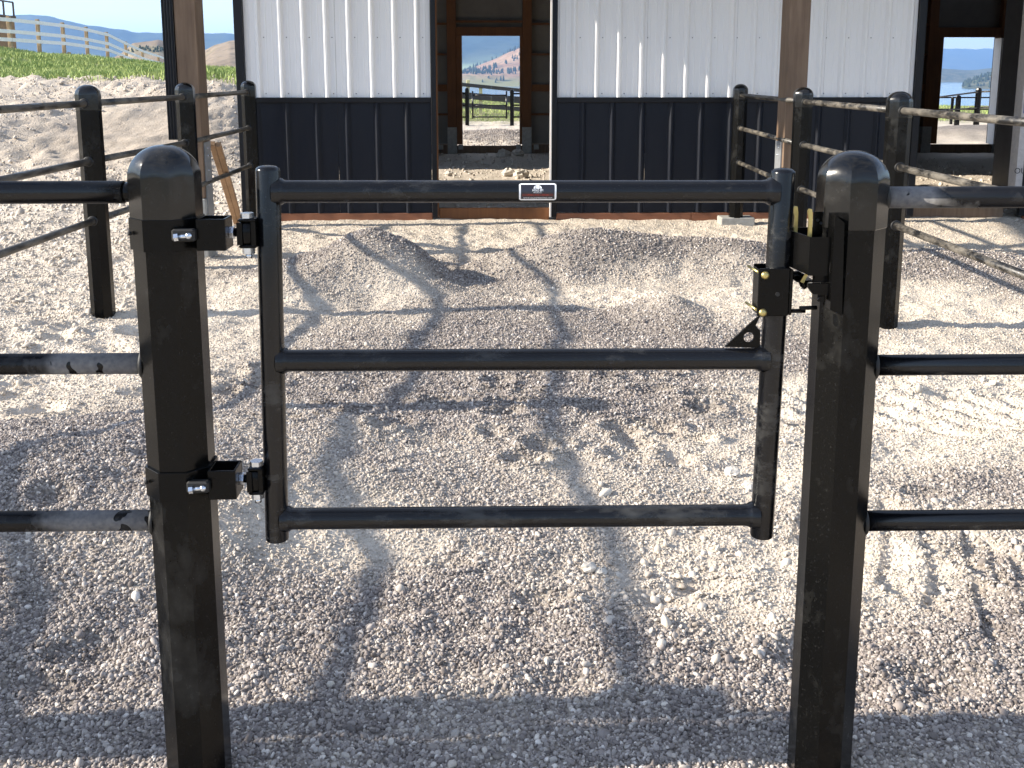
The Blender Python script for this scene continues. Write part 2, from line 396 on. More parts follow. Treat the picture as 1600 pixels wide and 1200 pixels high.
b1 = t.bump(hb, .85, .012); b2 = t.bump(t.math('SUBTRACT', 1.0, vor2.outputs['Distance']), .35, .02, b1)
t.l(b2, t.b.inputs['Normal'])
M['ground'] = t.m
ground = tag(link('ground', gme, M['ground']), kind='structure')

# ------------------------------------------------------------------ lake, hills, mountains
def polar_hill(name, t0, t1, r0, r1, nt, nr, fn, m):
    """height field patch: t = x/y direction, r = depth"""
    tt = np.linspace(t0, t1, nt); rr = np.linspace(r0, r1, nr); T, RR = np.meshgrid(tt, rr)
    X = T * RR; Y = RR; Z, at = fn(T, RR, X, Y)
    o = link(name, grid_mesh(name, X, Y, Z, at), m); return tag(o, kind='structure'), (X, Y, Z)
def land(name, cols, scale, lowcol=None):
    t = NT(name); pos = t.coord((1, 1, 1)); n1 = t.noise(pos, scale, 8, .62); n2 = t.noise(pos, scale * 6, 6, .7)
    c = t.mix(t.ramp(n1, .42, .58), cols[0], cols[1]); c = t.mix(t.ramp(n2, .5, .62), c, cols[2])
    if lowcol:
        c = t.mix(t.attr('low'), c, lowcol)
    t.l(c, t.b.inputs['Base Color']); inp(t.b, 'Roughness', .95); inp(t.b, 'Specular IOR Level', .1); return t.m
M['forest'] = land('forested_mountain', ((.035, .055, .035), (.075, .09, .05), (.028, .045, .03)), .0012, (.30, .36, .18))
M['hill'] = land('dry_grass_hill', ((.27, .155, .095), (.38, .25, .15), (.19, .14, .08)), .006, (.24, .23, .10))
M['brownhill'] = land('brown_hill', ((.20, .155, .11), (.27, .215, .155), (.15, .12, .085)), .012, (.21, .19, .11))
M['shore'] = land('wooded_shore', ((.06, .075, .04), (.16, .15, .09), (.045, .06, .035)), .02)

t = NT('lake_water'); inp(t.b, 'Base Color', (.05, .16, .30, 1)); inp(t.b, 'Roughness', .12); inp(t.b, 'IOR', 1.33)
pos = t.coord((1, 1, 1)); t.l(t.bump(t.noise(pos, .15, 5), .35, 1.5), t.b.inputs['Normal']); M['water'] = t.m
lme = MB().add([(-15000, 520, -40), (18000, 520, -40), (18000, 18500, -40), (-15000, 18500, -40)], [(0, 1, 2, 3)]).mesh('lake')
tag(link('lake', lme, M['water']), kind='structure')

def f_m1(T, RR, X, Y):
    H = np.interp(T, [-1.2, -.8, -.5, -.463, -.434, -.415, -.384, -.353, -.315, -.30, -.24, -.1, 0, .06, .12, .2, .26, .3],
                  [.045, .05, .051, .0535, .0555, .053, .046, .041, .0375, .0385, .037, .046, .05, .052, .045, .022, .006, -.006])
    H = H + .0016 * fbm(T * 60, T * 0 + 3, 4, 61)
    env = ss(5600, 8000, RR) * (1 - ss(8200, 10400, RR)); rid = np.abs(fbm(X / 1400, Y / 1400, 5, 62))
    z = H * 8000 * env * (1 - .55 * rid * (1 - np.exp(-((RR - 8000) / 500) ** 2))) - 46 * (1 - env)
    return z, dict(low=(1 - ss(40, 120, z + 60 * fbm(X / 300, Y / 300, 3, 63))))
polar_hill('mountain_range', -1.2, .31, 5400, 10400, 420, 110, f_m1, M['forest'])
def f_m2(T, RR, X, Y):
    H = np.interp(T, [.1, .2, .34, .40, .445, .463, .470, .478, .485, .50, .53, .6, .8, 1.2], [.03, .03, .028, .026, .0235, .024, .0232, .0242, .0238, .0205, .018, .024, .03, .03])
    H = H + .0006 * fbm(T * 80, T * 0 + 3, 3, 66)
    env = ss(12500, 15500, RR) * (1 - ss(15600, 18000, RR)); rid = np.abs(fbm(X / 1800, Y / 1800, 5, 67))
    return H * 15500 * env * (1 - .5 * rid * (1 - np.exp(-((RR - 15500) / 500) ** 2))) - 46 * (1 - env), dict(low=X * 0)
polar_hill('far_mountain_range', .1, 1.2, 12300, 18300, 260, 60, f_m2, M['forest'])
def f_h1(T, RR, X, Y):
    H = np.interp(T, [-.06, -.03, -.01, .005, .03, .06, .12, .18, .22], [-.011, .001, .008, .014, .0245, .033, .036, .02, -.011])
    env = ss(3450, 4500, RR) * (1 - ss(4600, 5400, RR))
    z = H * 4500 * env * (1 + .35 * fbm(X / 320, Y / 320, 5, 71)) - 44 * (1 - ss(3400, 3560, RR) * (1 - ss(5000, 5400, RR))) - 30 * (1 - env) * 0
    return z, dict(low=1 - ss(-30, 4, z + 15 * fbm(X / 80, Y / 80, 3, 72)))
_, H1 = polar_hill('dry_hillside', -.06, .22, 3380, 5400, 220, 120, f_h1, M['hill'])
def f_sh(T, RR, X, Y):
    env = ss(5150, 5900, RR) * (1 - ss(6000, 7200, RR))
    return (28 + 14 * fbm(T * 30, T * 0, 4, 81)) * env - 44 * (1 - ss(5100, 5300, RR) * (1 - ss(6800, 7200, RR))) , dict(low=X * 0)
polar_hill('low_shore', .2, 1.1, 5080, 7200, 160, 40, f_sh, M['shore'])
def f_pn(T, RR, X, Y):
    H = np.interp(T, [.455, .463, .475, .50, .56, .7], [0, 10, 26, 40, 52, 40])
    env = ss(2750, 3150, RR) * (1 - ss(3200, 3700, RR)) * ss(.455, .465, T)
    return -43 + (3 + H * (1 + .5 * fbm(X / 60, Y / 60, 4, 85))) * env * 1.0, dict(low=X * 0)
_, PN = polar_hill('wooded_peninsula', .45, .7, 2700, 3750, 160, 70, f_pn, M['shore'])
def f_bh(T, RR, X, Y):
    H = np.interp(T, [-.48, -.40, -.37, -.35, -.338, -.315, -.29, -.275, -.262, -.247, -.22, -.18, -.1], [-.02, -.004, .010, .020, .0305, .0335, .027, .0235, .0300, .0345, .036, .03, -.02])
    lo = np.interp(T, [-.48, -.1], [.0, .012])
    e1 = ss(560, 1150, RR) * (1 - ss(1200, 1500, RR))
    z = (H * 1150 + 42) * e1 ** .8 * (1 + .12 * fbm(X / 90, Y / 90, 4, 91)) - 44
    return z, dict(low=ss(.2, .6, fbm(X / 60, Y / 60, 3, 92) + .3) * ss(10, 30, z))
_, BH = polar_hill('brown_hills', -.48, -.1, 540, 1500, 200, 90, f_bh, M['brownhill'])

def blob_trees(name, pts, hs, m, sq=.7):
    """many small far conifers as one mass: bumpy tapered crowns"""
    mb = MB(); n = 6
    for (x, y, z), h in zip(pts, hs):
        ph = random.random() * 6
        rs = []
        for k, (a, r) in enumerate(((0, .10), (.12, .34), (.45, .28), (.75, .17), (1, .02))):
            rs.append([(x + math.cos(ph + 2 * math.pi * i / n) * r * h * sq * random.uniform(.75, 1.2), y + math.sin(ph + 2 * math.pi * i / n) * r * h * sq * random.uniform(.75, 1.2), z - .6 + a * h) for i in range(n)])
        mb.rings(rs, False)
    o = mb.build(name, m); return tag(o, kind='stuff')
t = NT('far_conifers'); pos = t.coord(); t.l(t.mix(t.noise(pos, .05, 3), (.02, .035, .022), (.05, .065, .035)), t.b.inputs['Base Color']); inp(t.b, 'Roughness', 1); M['conifer'] = t.m
def scatter(G, n, cond, hlo, hhi):
    X, Y, Z = G; pts = []; hs = []; k = 0
    while len(pts) < n and k < n * 60:
        k += 1; i = random.randrange(X.shape[0]); j = random.randrange(X.shape[1]); p = (X[i, j], Y[i, j], Z[i, j])
        if cond(p, j / X.shape[1], i / X.shape[0]): pts.append((p[0] + random.uniform(-8, 8), p[1] + random.uniform(-8, 8), p[2])); hs.append(random.uniform(hlo, hhi))
    return pts, hs
def cl(seed, s, th): return lambda p, a, b: float(fbm(np.array([p[0] / s]), np.array([p[1] / s]), 3, seed)[0]) > th and p[2] > -30
p, h = scatter(H1, 1100, cl(101, 130, .12), 9, 19); blob_trees('hillside_trees', p, h, M['conifer'])
p, h = scatter(PN, 900, lambda p, a, b: p[2] > -38, 8, 15); blob_trees('shore_trees', p, h, M['conifer'], .9)
p, h = scatter(BH, 260, lambda p, a, b: (-.34 < p[0] / p[1] < -.30 and 8 < p[2] < 26 and p[1] < 1150 and abs(p[2] - 24 - 20 * (p[0] / p[1] + .32)) < 2.5), 2, 4); blob_trees('hill_tree_row', p, h, M['conifer'], 1.2)

# haze
t = NT('haze_air'); t.t.nodes.remove(t.b); pv = t.n('ShaderNodeVolumePrincipled'); pv.inputs['Color'].default_value = (.30, .54, 1, 1)
pv.inputs['Density'].default_value = .000085; inp(pv, 'Anisotropy', .1); t.l(pv.outputs[0], t.o.inputs['Volume'])
hz = MB().box((-20000, -18000, -61), (20000, 20000, 640)).build('haze', t.m); tag(hz, kind='stuff')

# dirt pile beyond the grass
tt = np.linspace(-11.5, -5.5, 70) * 1.0; yy = np.linspace(43, 50, 50); X, Y = np.meshgrid(tt * 1.05, yy)
e = np.clip(1 - ((X + 8.3) / 4.2) ** 2, 0, 1) * np.clip(1 - ((Y - 46) / 3.2) ** 2, 0, 1)
Z = base_z(X, Y) - .25 + e ** .8 * (.9 + .25 * (X + 10.5)).clip(.5, 2.0) * (1 + .9 * fbm(X * .9, Y * .9, 5, 95, .6)) * .85
M['pile'] = plain('tan_dug_earth', (.40, .29, .20), .95, 0, .3, 3, .8)
tag(link('dirt_pile', grid_mesh('dirt_pile', X, Y, Z, None, False), M['pile']), 'heap of loose tan earth beyond the grass, left of the barn corner', 'dirt pile')

# ------------------------------------------------------------------ grass
def blades(name, n, xr, yr, hr, m, dens):
    x = rng.uniform(*xr, n); y = rng.uniform(*yr, n); keep = dens(x, y) > rng.random(n); x, y = x[keep], y[keep]; n = len(x)
    z = ground_z(x, y) - .02; h = rng.uniform(*hr, n) * (.7 + .6 * (vnoise(x * .7, y * .7, 7) + .5)); a = rng.uniform(0, 2 * np.pi, n); w = h * .07 + .006
    lx, ly = rng.normal(0, .3, n) * h, rng.normal(0, .3, n) * h
    ca, sa = np.cos(a) * w, np.sin(a) * w
    P = np.stack([np.stack([x - ca, y - sa, z], -1), np.stack([x + ca, y + sa, z], -1), np.stack([x + lx * .4 + ca * .7, y + ly * .4 + sa * .7, z + h * .6], -1), np.stack([x + lx, y + ly, z + h], -1)], 1)
    v = P.reshape(-1, 3); me = bpy.data.meshes.new(name); b = (np.arange(n) * 4)[:, None]
    f = np.concatenate([b + np.array([[0, 1, 2]]), b + np.array([[0, 2, 3]])], 1).reshape(-1, 3)
    me.from_pydata(v.tolist(), [], f.tolist())
    at = me.attributes.new('tone', 'FLOAT', 'POINT'); at.data.foreach_set('value', np.repeat(rng.random(n) * .6 + .4 * (vnoise(x * .5, y * .5, 8) + .5), 4).astype(np.float32))
    return tag(link(name, me, m), kind='stuff')
t = NT('meadow_grass'); t.l(t.mix(t.attr('tone'), (.13, .22, .045), (.45, .50, .19)), t.b.inputs['Base Color']); inp(t.b, 'Roughness', .7)
inp(t.b, 'Specular IOR Level', .2); M['grass'] = t.m
def dl(x, y):
    e = fbm(x * .8, y * .8, 3, 41) * 2.2
    d = ss(22.8, 24.6, y + e * 1.2); pth = np.exp(-((y - 35.5 - .2 * (x + 15)) / .8) ** 2)
    return d * np.where((x < -.20 * y), 1, 0) * (1 - .75 * pth * (vnoise(x * 1.1, y * 1.1, 51) + .6)) * (.35 + 1.0 * (vnoise(x * .9, y * .9, 9) + .5))
blades('grass', 190000, (-24, -4.5), (21.5, 43), (.06, .19), M['grass'], dl)
blades('pasture_grass', 42000, (-4, 22), (32, 60), (.05, .13), M['grass'], lambda x, y: ss(31, 35, y) * np.where((x < 3) | (x > .3 * y), 1, 0) * .9)

# ------------------------------------------------------------------ loose gravel (instanced pebbles)
t = NT('pebbles'); tn = t.attr('tone', 'INSTANCER'); cr_ = t.attr('creamy', 'INSTANCER')
ra = t.n('ShaderNodeValToRGB'); e = ra.color_ramp; e.elements[0].position = 0; e.elements[0].color = (.105, .088, .079, 1)
e.elements[1].position = 1; e.elements[1].color = (.72, .66, .59, 1)
for p_, c_ in ((.3, (.215, .184, .168)), (.55, (.31, .272, .245)), (.8, (.43, .385, .345))):
    q = e.elements.new(p_); q.color = c4(c_)
t.l(tn, ra.inputs[0]); c = t.mix(cr_, ra.outputs[0], t.mix(tn, (.46, .395, .32), (.70, .63, .53)))
pos = t.coord(); c = t.mix(t.math('MULTIPLY', t.ramp(t.noise(pos, 2.2, 4), .4, .7), .25), c, (.16, .14, .13))
t.l(c, t.b.inputs['Base Color']); inp(t.b, 'Roughness', .72); inp(t.b, 'Specular IOR Level', .35); M['pebble'] = t.m

def pebbles(name, x, y, s, tone, creamy, seed, sink=.25, flat=.62, sub=2):
    z = ground_z(x, y) ; n = len(x); z = z + s * (rng.uniform(-.2, .75, n) - sink)
    me = bpy.data.meshes.new(name); me.vertices.add(n); me.vertices.foreach_set('co', np.stack([x, y, z], -1).astype(np.float32).ravel())
    def at(k, d, ty='FLOAT'):
        a = me.attributes.new(k, ty, 'POINT'); a.data.foreach_set('value' if ty == 'FLOAT' else 'vector', np.asarray(d, np.float32).ravel())
    at('tone', tone); at('creamy', creamy)
    at('scl', np.stack([s * rng.uniform(.8, 1.35, n), s * rng.uniform(.7, 1.0, n), s * rng.uniform(flat - .15, flat + .2, n)], -1), 'FLOAT_VECTOR')
    at('rot', np.stack([rng.normal(0, .7, n), rng.normal(0, .7, n), rng.uniform(0, 6.28, n)], -1), 'FLOAT_VECTOR')
    ob = link(name, me, M['pebble']); tag(ob, kind='stuff')
    ng = bpy.data.node_groups.new(name, 'GeometryNodeTree')
    ng.interface.new_socket('Geometry', in_out='INPUT', socket_type='NodeSocketGeometry'); ng.interface.new_socket('Geometry', in_out='OUTPUT', socket_type='NodeSocketGeometry')
    N, L = ng.nodes, ng.links; gi = N.new('NodeGroupInput'); go = N.new('NodeGroupOutput')
    ic = N.new('GeometryNodeMeshIcoSphere'); ic.inputs['Radius'].default_value = 1; ic.inputs['Subdivisions'].default_value = sub
    sp = N.new('GeometryNodeSetPosition'); no = N.new('ShaderNodeTexNoise'); no.inputs['Scale'].default_value = .9; no.noise_dimensions = '4D'; no.inputs['W'].default_value = seed * 3.7; no.inputs['Detail'].default_value = 1.5
    sb = N.new('ShaderNodeVectorMath'); sb.operation = 'SUBTRACT'; sb.inputs[1].default_value = (.5, .5, .5); sc = N.new('ShaderNodeVectorMath'); sc.operation = 'SCALE'; sc.inputs['Scale'].default_value = 1.15
    L.new(no.outputs['Color'], sb.inputs[0]); L.new(sb.outputs[0], sc.inputs[0]); L.new(ic.outputs[0], sp.inputs[0]); L.new(sc.outputs[0], sp.inputs['Offset'])
    sm = N.new('GeometryNodeSetShadeSmooth'); L.new(sp.outputs[0], sm.inputs[0]); mt = N.new('GeometryNodeSetMaterial'); mt.inputs['Material'].default_value = M['pebble']; L.new(sm.outputs[0], mt.inputs[0])
    io = N.new('GeometryNodeInstanceOnPoints'); L.new(gi.outputs[0], io.inputs['Points']); L.new(mt.outputs[0], io.inputs['Instance'])
    def na(k, ty='FLOAT_VECTOR'):
        q = N.new('GeometryNodeInputNamedAttribute'); q.data_type = ty; q.inputs[0].default_value = k; return q.outputs[0]
    L.new(na('scl'), io.inputs['Scale']); er = N.new('FunctionNodeEulerToRotation'); L.new(na('rot'), er.inputs[0]); L.new(er.outputs[0], io.inputs['Rotation'])
    L.new(io.outputs[0], go.inputs[0]); md = ob.modifiers.new('scatter', 'NODES'); md.node_group = ng
    return ob
def wedge(n, y0, y1, pw=1.0, k=.56, pad=.7, left=0):
    y = y0 + (y1 - y0) * rng.random(n) ** pw; x = rng.uniform(-1, 1, n) * (k * y + pad) + .02 * y; return x, y
def strew(name, n, y0, y1, smed, ssig, seed, pw=1.0, sub=2, lo=.0025, hi=.0105, creamkeep=.42):
    x, y = wedge(n, y0, y1, pw); g = gravel_mask(x, y)
    keep = rng.random(n) < (creamkeep + (1 - creamkeep) * g); x, y, g = x[keep], y[keep], g[keep]; n = len(x)
    s = np.clip(np.exp(rng.normal(math.log(smed), ssig, n)), lo, hi) * np.where(g < .4, .8, 1)
    tone = np.clip(rng.beta(1.4, 1.7, n) + .05 * rng.normal(0, 1, n), 0, 1)
    cream = np.clip((1 - g) * 1.2 - .15 + rng.normal(0, .15, n) + (rng.random(n) < .05) * .6, 0, 1)
    # most dusty stones are pale
    return pebbles(name, x, y, s, tone, cream, seed, sub=sub)
for k in range(3):
    strew('gravel', 105000, 1.5, 4.2, .0045, .31, k + 1, pw=.9)
for k in range(2):
    strew('gravel', 105000, 4.1, 7.4, .0056, .32, k + 5, pw=.95, sub=1)
strew('gravel', 90000, 7.2, 10.5, .0090, .30, 9, pw=.95, sub=1, creamkeep=.35)
strew('gravel', 1300, 1.5, 10, .010, .3, 11, lo=.007, hi=.022)
for cx_, cy_, sx_2, sy_2, n in ((.6, 2.85, .35, .25, 260), (1.9, 3.0, .35, .25, 140), (.2, 2.6, 1.2, .4, 160), (2.5, 4.4, .9, .4, 260), (1.0, 6.7, .7, .2, 260)):
    x, y = rng.normal(cx_, sx_2, n), rng.normal(cy_, sy_2, n); y = np.clip(y, 1.9, 9); pebbles('loose_stones', x, y, np.clip(np.exp(rng.normal(math.log(.0085), .4, n)), .005, .02), rng.uniform(.4, 1, n), rng.uniform(.5, 1, n), n, sub=2)
n = 16000; x, y = rng.normal(.3, 1.3, n), rng.normal(24, 1.5, n); pebbles('gravel', x, y, rng.uniform(.008, .02, n), rng.beta(2, 2.6, n), rng.random(n) * .3, 29, sub=1)
# dug clods and stones on the open dirt and the bank
n = 26000; y = rng.uniform(9, 24, n); x = -.22 * y - rng.random(n) * (.36 * y + 1.5); s = np.clip(np.exp(rng.normal(math.log(.010), .55, n)), .005, .045)
k_ = ((x + 6.1) / 1.5) ** 2 + ((y - 17.8) / 2.6) ** 2 > rng.uniform(.6, 1.6, n); x, y, s = x[k_], y[k_], s[k_]; n = len(x); pebbles('dirt_clods', x, y, s, rng.beta(2, 2, n), np.clip(rng.normal(.9, .15, n), 0, 1), 21, flat=.7, sub=2)
n = 9000; x, y = rng.uniform(-4.5, -2.3, n), rng.uniform(3.5, 9.5, n); s = np.clip(np.exp(rng.normal(math.log(.007), .5, n)), .004, .028)
pebbles('dirt_clods', x, y, s, rng.beta(2, 2, n), np.clip(rng.normal(.9, .15, n), 0, 1), 23, flat=.7, sub=2)
n = 6000; x, y = rng.uniform(-2.4, 8, n), rng.uniform(10.8, 19.4, n); s = np.clip(np.exp(rng.normal(math.log(.012), .5, n)), .006, .05)
pebbles('dirt_clods', x, y, s, rng.beta(2, 2, n), np.clip(rng.normal(.9, .15, n), 0, 1), 25, flat=.7, sub=2)

def rock(name, loc, r, label, group=None):
    bmv = MB(); n = 9; rs = []; sd_ = random.random() * 100
    for k in range(7):
        ph = -math.pi / 2 + math.pi * (k + .5) / 7
        rs.append([tuple(Vector((math.cos(2 * math.pi * i / n) * math.cos(ph), math.sin(2 * math.pi * i / n) * math.cos(ph), math.sin(ph) * .6)) * r * (1 + random.uniform(-.2, .2))) for i in range(n)])
    bmv.rings(rs, False); o = bmv.build(name, M['rock'], loc=loc); tag(o, label, 'rock', group); return o
rock('rock', (.30, 2.93, gz(.30, 2.93) + .008), .026, 'whitish knobbly stone, the larger of two on the gravel in front of the gate')
rock('rock', (.335, 2.915, gz(.335, 2.915) + .006), .019, 'smaller whitish stone touching the big one in front of the gate')
rock('rock', (.905, 3.62, gz(.905, 3.62) + .012), .033, 'white stone lying left of the right gate post, the back one')
rock('rock', (.935, 3.50, gz(.935, 3.50) + .008), .024, 'flat white stone left of the right gate post, the front one')
rock('rock', (.27, 15.2, .05), .11, 'pale stone inside the barn doorway, left one')
rock('rock', (.45, 15.0, .05), .12, 'largest pale stone inside the barn, by the right jamb')
rock('rock', (.25, 18.9, .05), .14, 'dark boulder against the back wall inside the barn, left one')
rock('rock', (.52, 19.0, .05), .12, 'dark boulder against the back wall inside the barn, right one')
rock('rock', (-.62, 15.3, .03), .07, 'small pale stone on the barn floor near the left jamb')

# ------------------------------------------------------------------ barn
FY = 10.6; BY = 19.6
barn = thing('barn', 'barn with white ribbed siding over charcoal wainscot and open stall doorways', 'barn', (0, FY, 0))
def P(mb, name, m): 
    mb.v = [(a, b - FY, c_) for a, b, c_ in mb.v]; return mb.build(name, m, barn)
def profile_sheet(x0, x1, z0, z1, y, period, ribw, ribh, flank, off, minor=True):
    pts = [(x0, 0)]; k0 = math.floor((x0 - off) / period)
    for k in range(k0, k0 + int((x1 - x0) / period) + 3):
        c_ = off + k * period
        seq = [(c_ - ribw / 2 - flank, 0), (c_ - ribw / 2, ribh), (c_ + ribw / 2, ribh), (c_ + ribw / 2 + flank, 0)]
        if minor:
            for d in (.36, .64):
                q = c_ + period * d; seq += [(q - .009, 0), (q - .004, .003), (q + .004, .003), (q + .009, 0)]
        pts += [p for p in seq if x0 + .002 < p[0] < x1 - .002]
    pts.append((x1, 0)); n = len(pts)
    v = [(x, y - h, z0) for x, h in pts] + [(x, y - h, z1) for x, h in pts] + [(x, y - h + .002, z0) for x, h in pts] + [(x, y - h + .002, z1) for x, h in pts]
    f = [(i, i + 1, n + i + 1, n + i) for i in range(n - 1)] + [(2 * n + i + 1, 2 * n + i, 3 * n + i, 3 * n + i + 1) for i in range(n - 1)] + [(i + 1, i, 2 * n + i, 2 * n + i + 1) for i in range(n - 1)]
    return MB().add(v, f)
TOP = 4.0
def wall(x0, x1, offw, offb):
    k = x0
    while k < x1 - .01:      # upper white sheets, 36 inch cover
        e_ = min(k + .914, x1); e_ = x1 if x1 - e_ < .12 else e_
        P(profile_sheet(k, e_ - .002, 1.262, TOP, FY, .2286, .020, .030, .025, offw), 'upper_siding_sheet', M['white']); k = e_
    k = x0
    while k < x1 - .01:
        e_ = min(k + .914, x1); e_ = x1 if x1 - e_ < .12 else e_
        P(profile_sheet(k, e_ - .002, .075, 1.212, FY, .3048, .014, .030, .030, offb, False), 'lower_siding_sheet', M['black']); k = e_
    P(MB().bbox((x0, FY - .036, 1.209), (x1, FY + .01, 1.260), .004), 'wainscot_trim', M['trim'])
    sc = MB()
    j = math.floor((x0 - offw) / .2286)
    for q in range(60):
        xx = offw + (j + q) * .2286 + .06
        if x0 + .03 < xx < x1 - .03:
            for zz in (1.30, 1.86, 2.46, 3.1): sc.tube((xx, FY + .001, zz), (xx, FY - .006, zz), .006, .004, 6)
    s_ = P(sc, 'siding_screws', M['trim']); s_['kind'] = 'stuff'
wall(-2.47, -.60, -2.335 - .0, -2.37)
wall(.69, 4.36, .86, .955)
wall(5.62, 12.0, 5.7, 5.7)
def vtrim(x0, x1, z0=.03, z1=TOP, y0=FY - .045, y1=FY + .02, m='trim', name='corner_trim'):
    return P(MB().bbox((x0, y0, z0), (x1, y1, z1), .004), name, M[m])
vtrim(-2.56, -2.473); vtrim(-.597, -.545, name='door_trim'); vtrim(.636, .688, name='door_trim'); vtrim(4.363, 4.43, name='door_trim'); vtrim(5.558, 5.617, name='door_trim')
P(MB().box((-.545, FY - .03, .03), (-.536, FY + .12, TOP)), 'door_jamb', M['interior'])
P(MB().box((.620, FY - .05, .03), (.634, FY + .12, TOP)), 'door_jamb', M['jamb'])
P(MB().box((4.43, FY - .03, .03), (4.44, FY + .12, TOP)), 'door_jamb', M['trim'])
ouy = FY - .052
P(MB().box((5.485, ouy, .12), (5.556, FY + .1, TOP)), 'wrapped_jamb_board', M['wrap'])
# threshold and skirt timbers
for a, b in ((-2.47, -.60), (.69, 2.1), (2.105, 4.36), (5.62, 9.0)):
    P(MB().bbox((a, FY - .022, -.06), (b, FY + .03, .068 if a > 0 else .073), .003), 'skirt_board', M['stain'])
P(MB().bbox((-.53, FY + .02, -.05), (.615, FY + .06, .12), .003), 'threshold_board', M['interior'])
P(MB().bbox((4.45, FY + .02, -.05), (5.42, FY + .06, .12), .003), 'threshold_board', M['treated'])
# end walls, back wall, roof
def slab(a, b, name, m='roof'): return P(MB().box(a, b), name, M[m])
slab((-2.55, FY + .03, 0), (-2.49, 13.4, TOP), 'unseen_end_wall', 'black'); slab((-2.55, 16.2, 0), (-2.49, BY, TOP), 'unseen_end_wall', 'black')
slab((12.0, FY, 0), (12.06, BY, TOP), 'unseen_end_wall', 'black')
slab((-2.55, 14.5, 3.2), (-2.49, 16.2, 5.2), 'unseen_end_wall', 'black')  # unseen header added to clip the sun strip on the barn floor
slab((2.9, FY + .05, 0), (2.96, 13.3, 3.9), 'added_partition', 'roof'); slab((5.0, 16.5, 0), (5.06, BY, 3.9), 'added_partition', 'roof'); slab((6.6, FY + .05, 0), (6.66, 13.3, 3.9), 'added_partition', 'roof')  # dark partitions added to keep light down inside the barn
def ibox(a, b, name, m='interior'): return P(MB().bbox(a, b, .004), name, M[m])
DL, DR, D2L, D2R = -.52, .57, 8.60, 9.63
def back(x0, x1, z0=.17, z1=TOP): slab((x0, BY + .16, z0), (x1, BY + .17, z1), 'liner_sheet', 'liner')
back(-2.49, DL); back(DL, DR, 2.20); back(DR, D2L); back(D2L, D2R, 2.18); back(D2R, 12)
for a, b in ((-2.49, -.78), (-.78, DL - .0), (DR, .82), (.82, 8.3), (D2R + .0, 12)):
    pass
for xx in (-2.4, -.80, .62, 3.2, 5.9, 8.3, 9.68):
    ibox((xx, BY, .50), (xx + .17, BY + .14, TOP), 'wall_post'); ibox((xx - .005, BY - .005, -.05), (xx + .175, BY + .145, .498), 'post_footing', 'conc')
def girts(xs, zs):
    for zz in zs:
        for a, b in xs: ibox((a, BY + .02, zz), (b, BY + .155, zz + .038), 'wall_girt')
segs = [(-2.22, -.805), (.795, 3.195), (3.375, 5.895), (6.075, 8.295), (9.855, 11.99)]
girts(segs, (.72, 1.84, 2.40, 3.1))
for a, b in segs: ibox((a, BY + .02, 1.17), (b, BY + .06, 1.30), 'wall_girt'); ibox((a, BY + .02, -.03), (b, BY + .155, .17), 'grade_board', 'treated')
ibox((-.628, BY + .02, 2.20), (.618, BY + .15, 2.36), 'door_header'); ibox((-.628, BY + .02, 2.44), (.618, BY + .10, 2.48), 'wall_girt')
ibox((8.475, BY + .02, 2.18), (9.675, BY + .15, 2.36), 'door_header')
ibox((-.628, BY + .02, .172), (-.525, BY + .15, 2.198), 'door_stud'); ibox((.572, BY + .02, .172), (.618, BY + .15, 2.198), 'door_stud')
ibox((8.475, BY + .02, .172), (8.60, BY + .15, 2.178), 'door_stud'); P(MB().box((9.632, BY - .12, .17), (9.672, BY + .15, 2.16)), 'door_jamb', M['jamb'])
ibox((-.628, BY + .02, -.03), (.618, BY + .10, .145), 'door_sill', 'treated'); ibox((8.475, BY + .02, -.03), (9.675, BY + .10, .16), 'door_sill', 'treated')
for xx in (-.60, -.98, .50, .84): P(MB().bbox((xx, BY - .06, .08), (xx + .09, BY + .015, .17), .004), 'footing_block', M['conc'])
# main gable roof, lean-to roof over the run
P(MB().prism([(0, 0), (0, .05)], 0, 1) if False else MB().add([(-2.9, FY - .0, 3.98), (12.4, FY, 3.98), (12.4, (FY + BY) / 2, 5.5), (-2.9, (FY + BY) / 2, 5.5), (-2.9, BY + .5, 3.9), (12.4, BY + .5, 3.9),
      (-2.9, FY, 4.03), (12.4, FY, 4.03), (12.4, (FY + BY) / 2, 5.55), (-2.9, (FY + BY) / 2, 5.55), (-2.9, BY + .5, 3.95), (12.4, BY + .5, 3.95)],
      [(0, 1, 2, 3), (3, 2, 5, 4), (6, 7, 8, 9), (9, 8, 11, 10), (0, 1, 7, 6), (4, 5, 11, 10), (0, 3, 9, 6), (3, 4, 10, 9), (1, 2, 8, 7), (2, 5, 11, 8)]), 'barn_roof', M['roof'])
P(MB().add([(-2.95, 8.0, 3.55), (12.4, 8.0, 3.55), (12.4, FY, 3.93), (-2.95, FY, 3.93), (-2.95, 8.0, 3.60), (12.4, 8.0, 3.60), (12.4, FY, 3.975), (-2.95, FY, 3.975)],
      [(0, 1, 2, 3), (4, 5, 6, 7), (0, 1, 5, 4), (1, 2, 6, 5), (2, 3, 7, 6), (3, 0, 4, 7)]), 'lean_to_roof', M['roof'])
for xx in (-2.49, 2.40, 7.4):
    w_ = .17
    P(MB().bbox((xx, 8.35, .50), (xx + w_, 8.58, 3.58), .005), 'roof_post', M['treated'])
    P(MB().bbox((xx - .004, 8.345, -.3), (xx + w_ + .004, 8.585, .497), .008), 'post_footing', M['conc'])
    side = xx + w_ + .001 if xx < 0 else xx - .012
    P(MB().box((side, 8.38, .30), (side + .011, 8.55, .95)), 'post_bracket', M['bracket'])
    s_ = MB()
    for zz in (.60, .72, .84, .90): s_.tube((side + .005, 8.46, zz), (side + (.017 if xx < 0 else -.008), 8.46, zz), .008, .006, 6)
    P(s_, 'bracket_screws', M['zinc'])['kind'] = 'stuff'
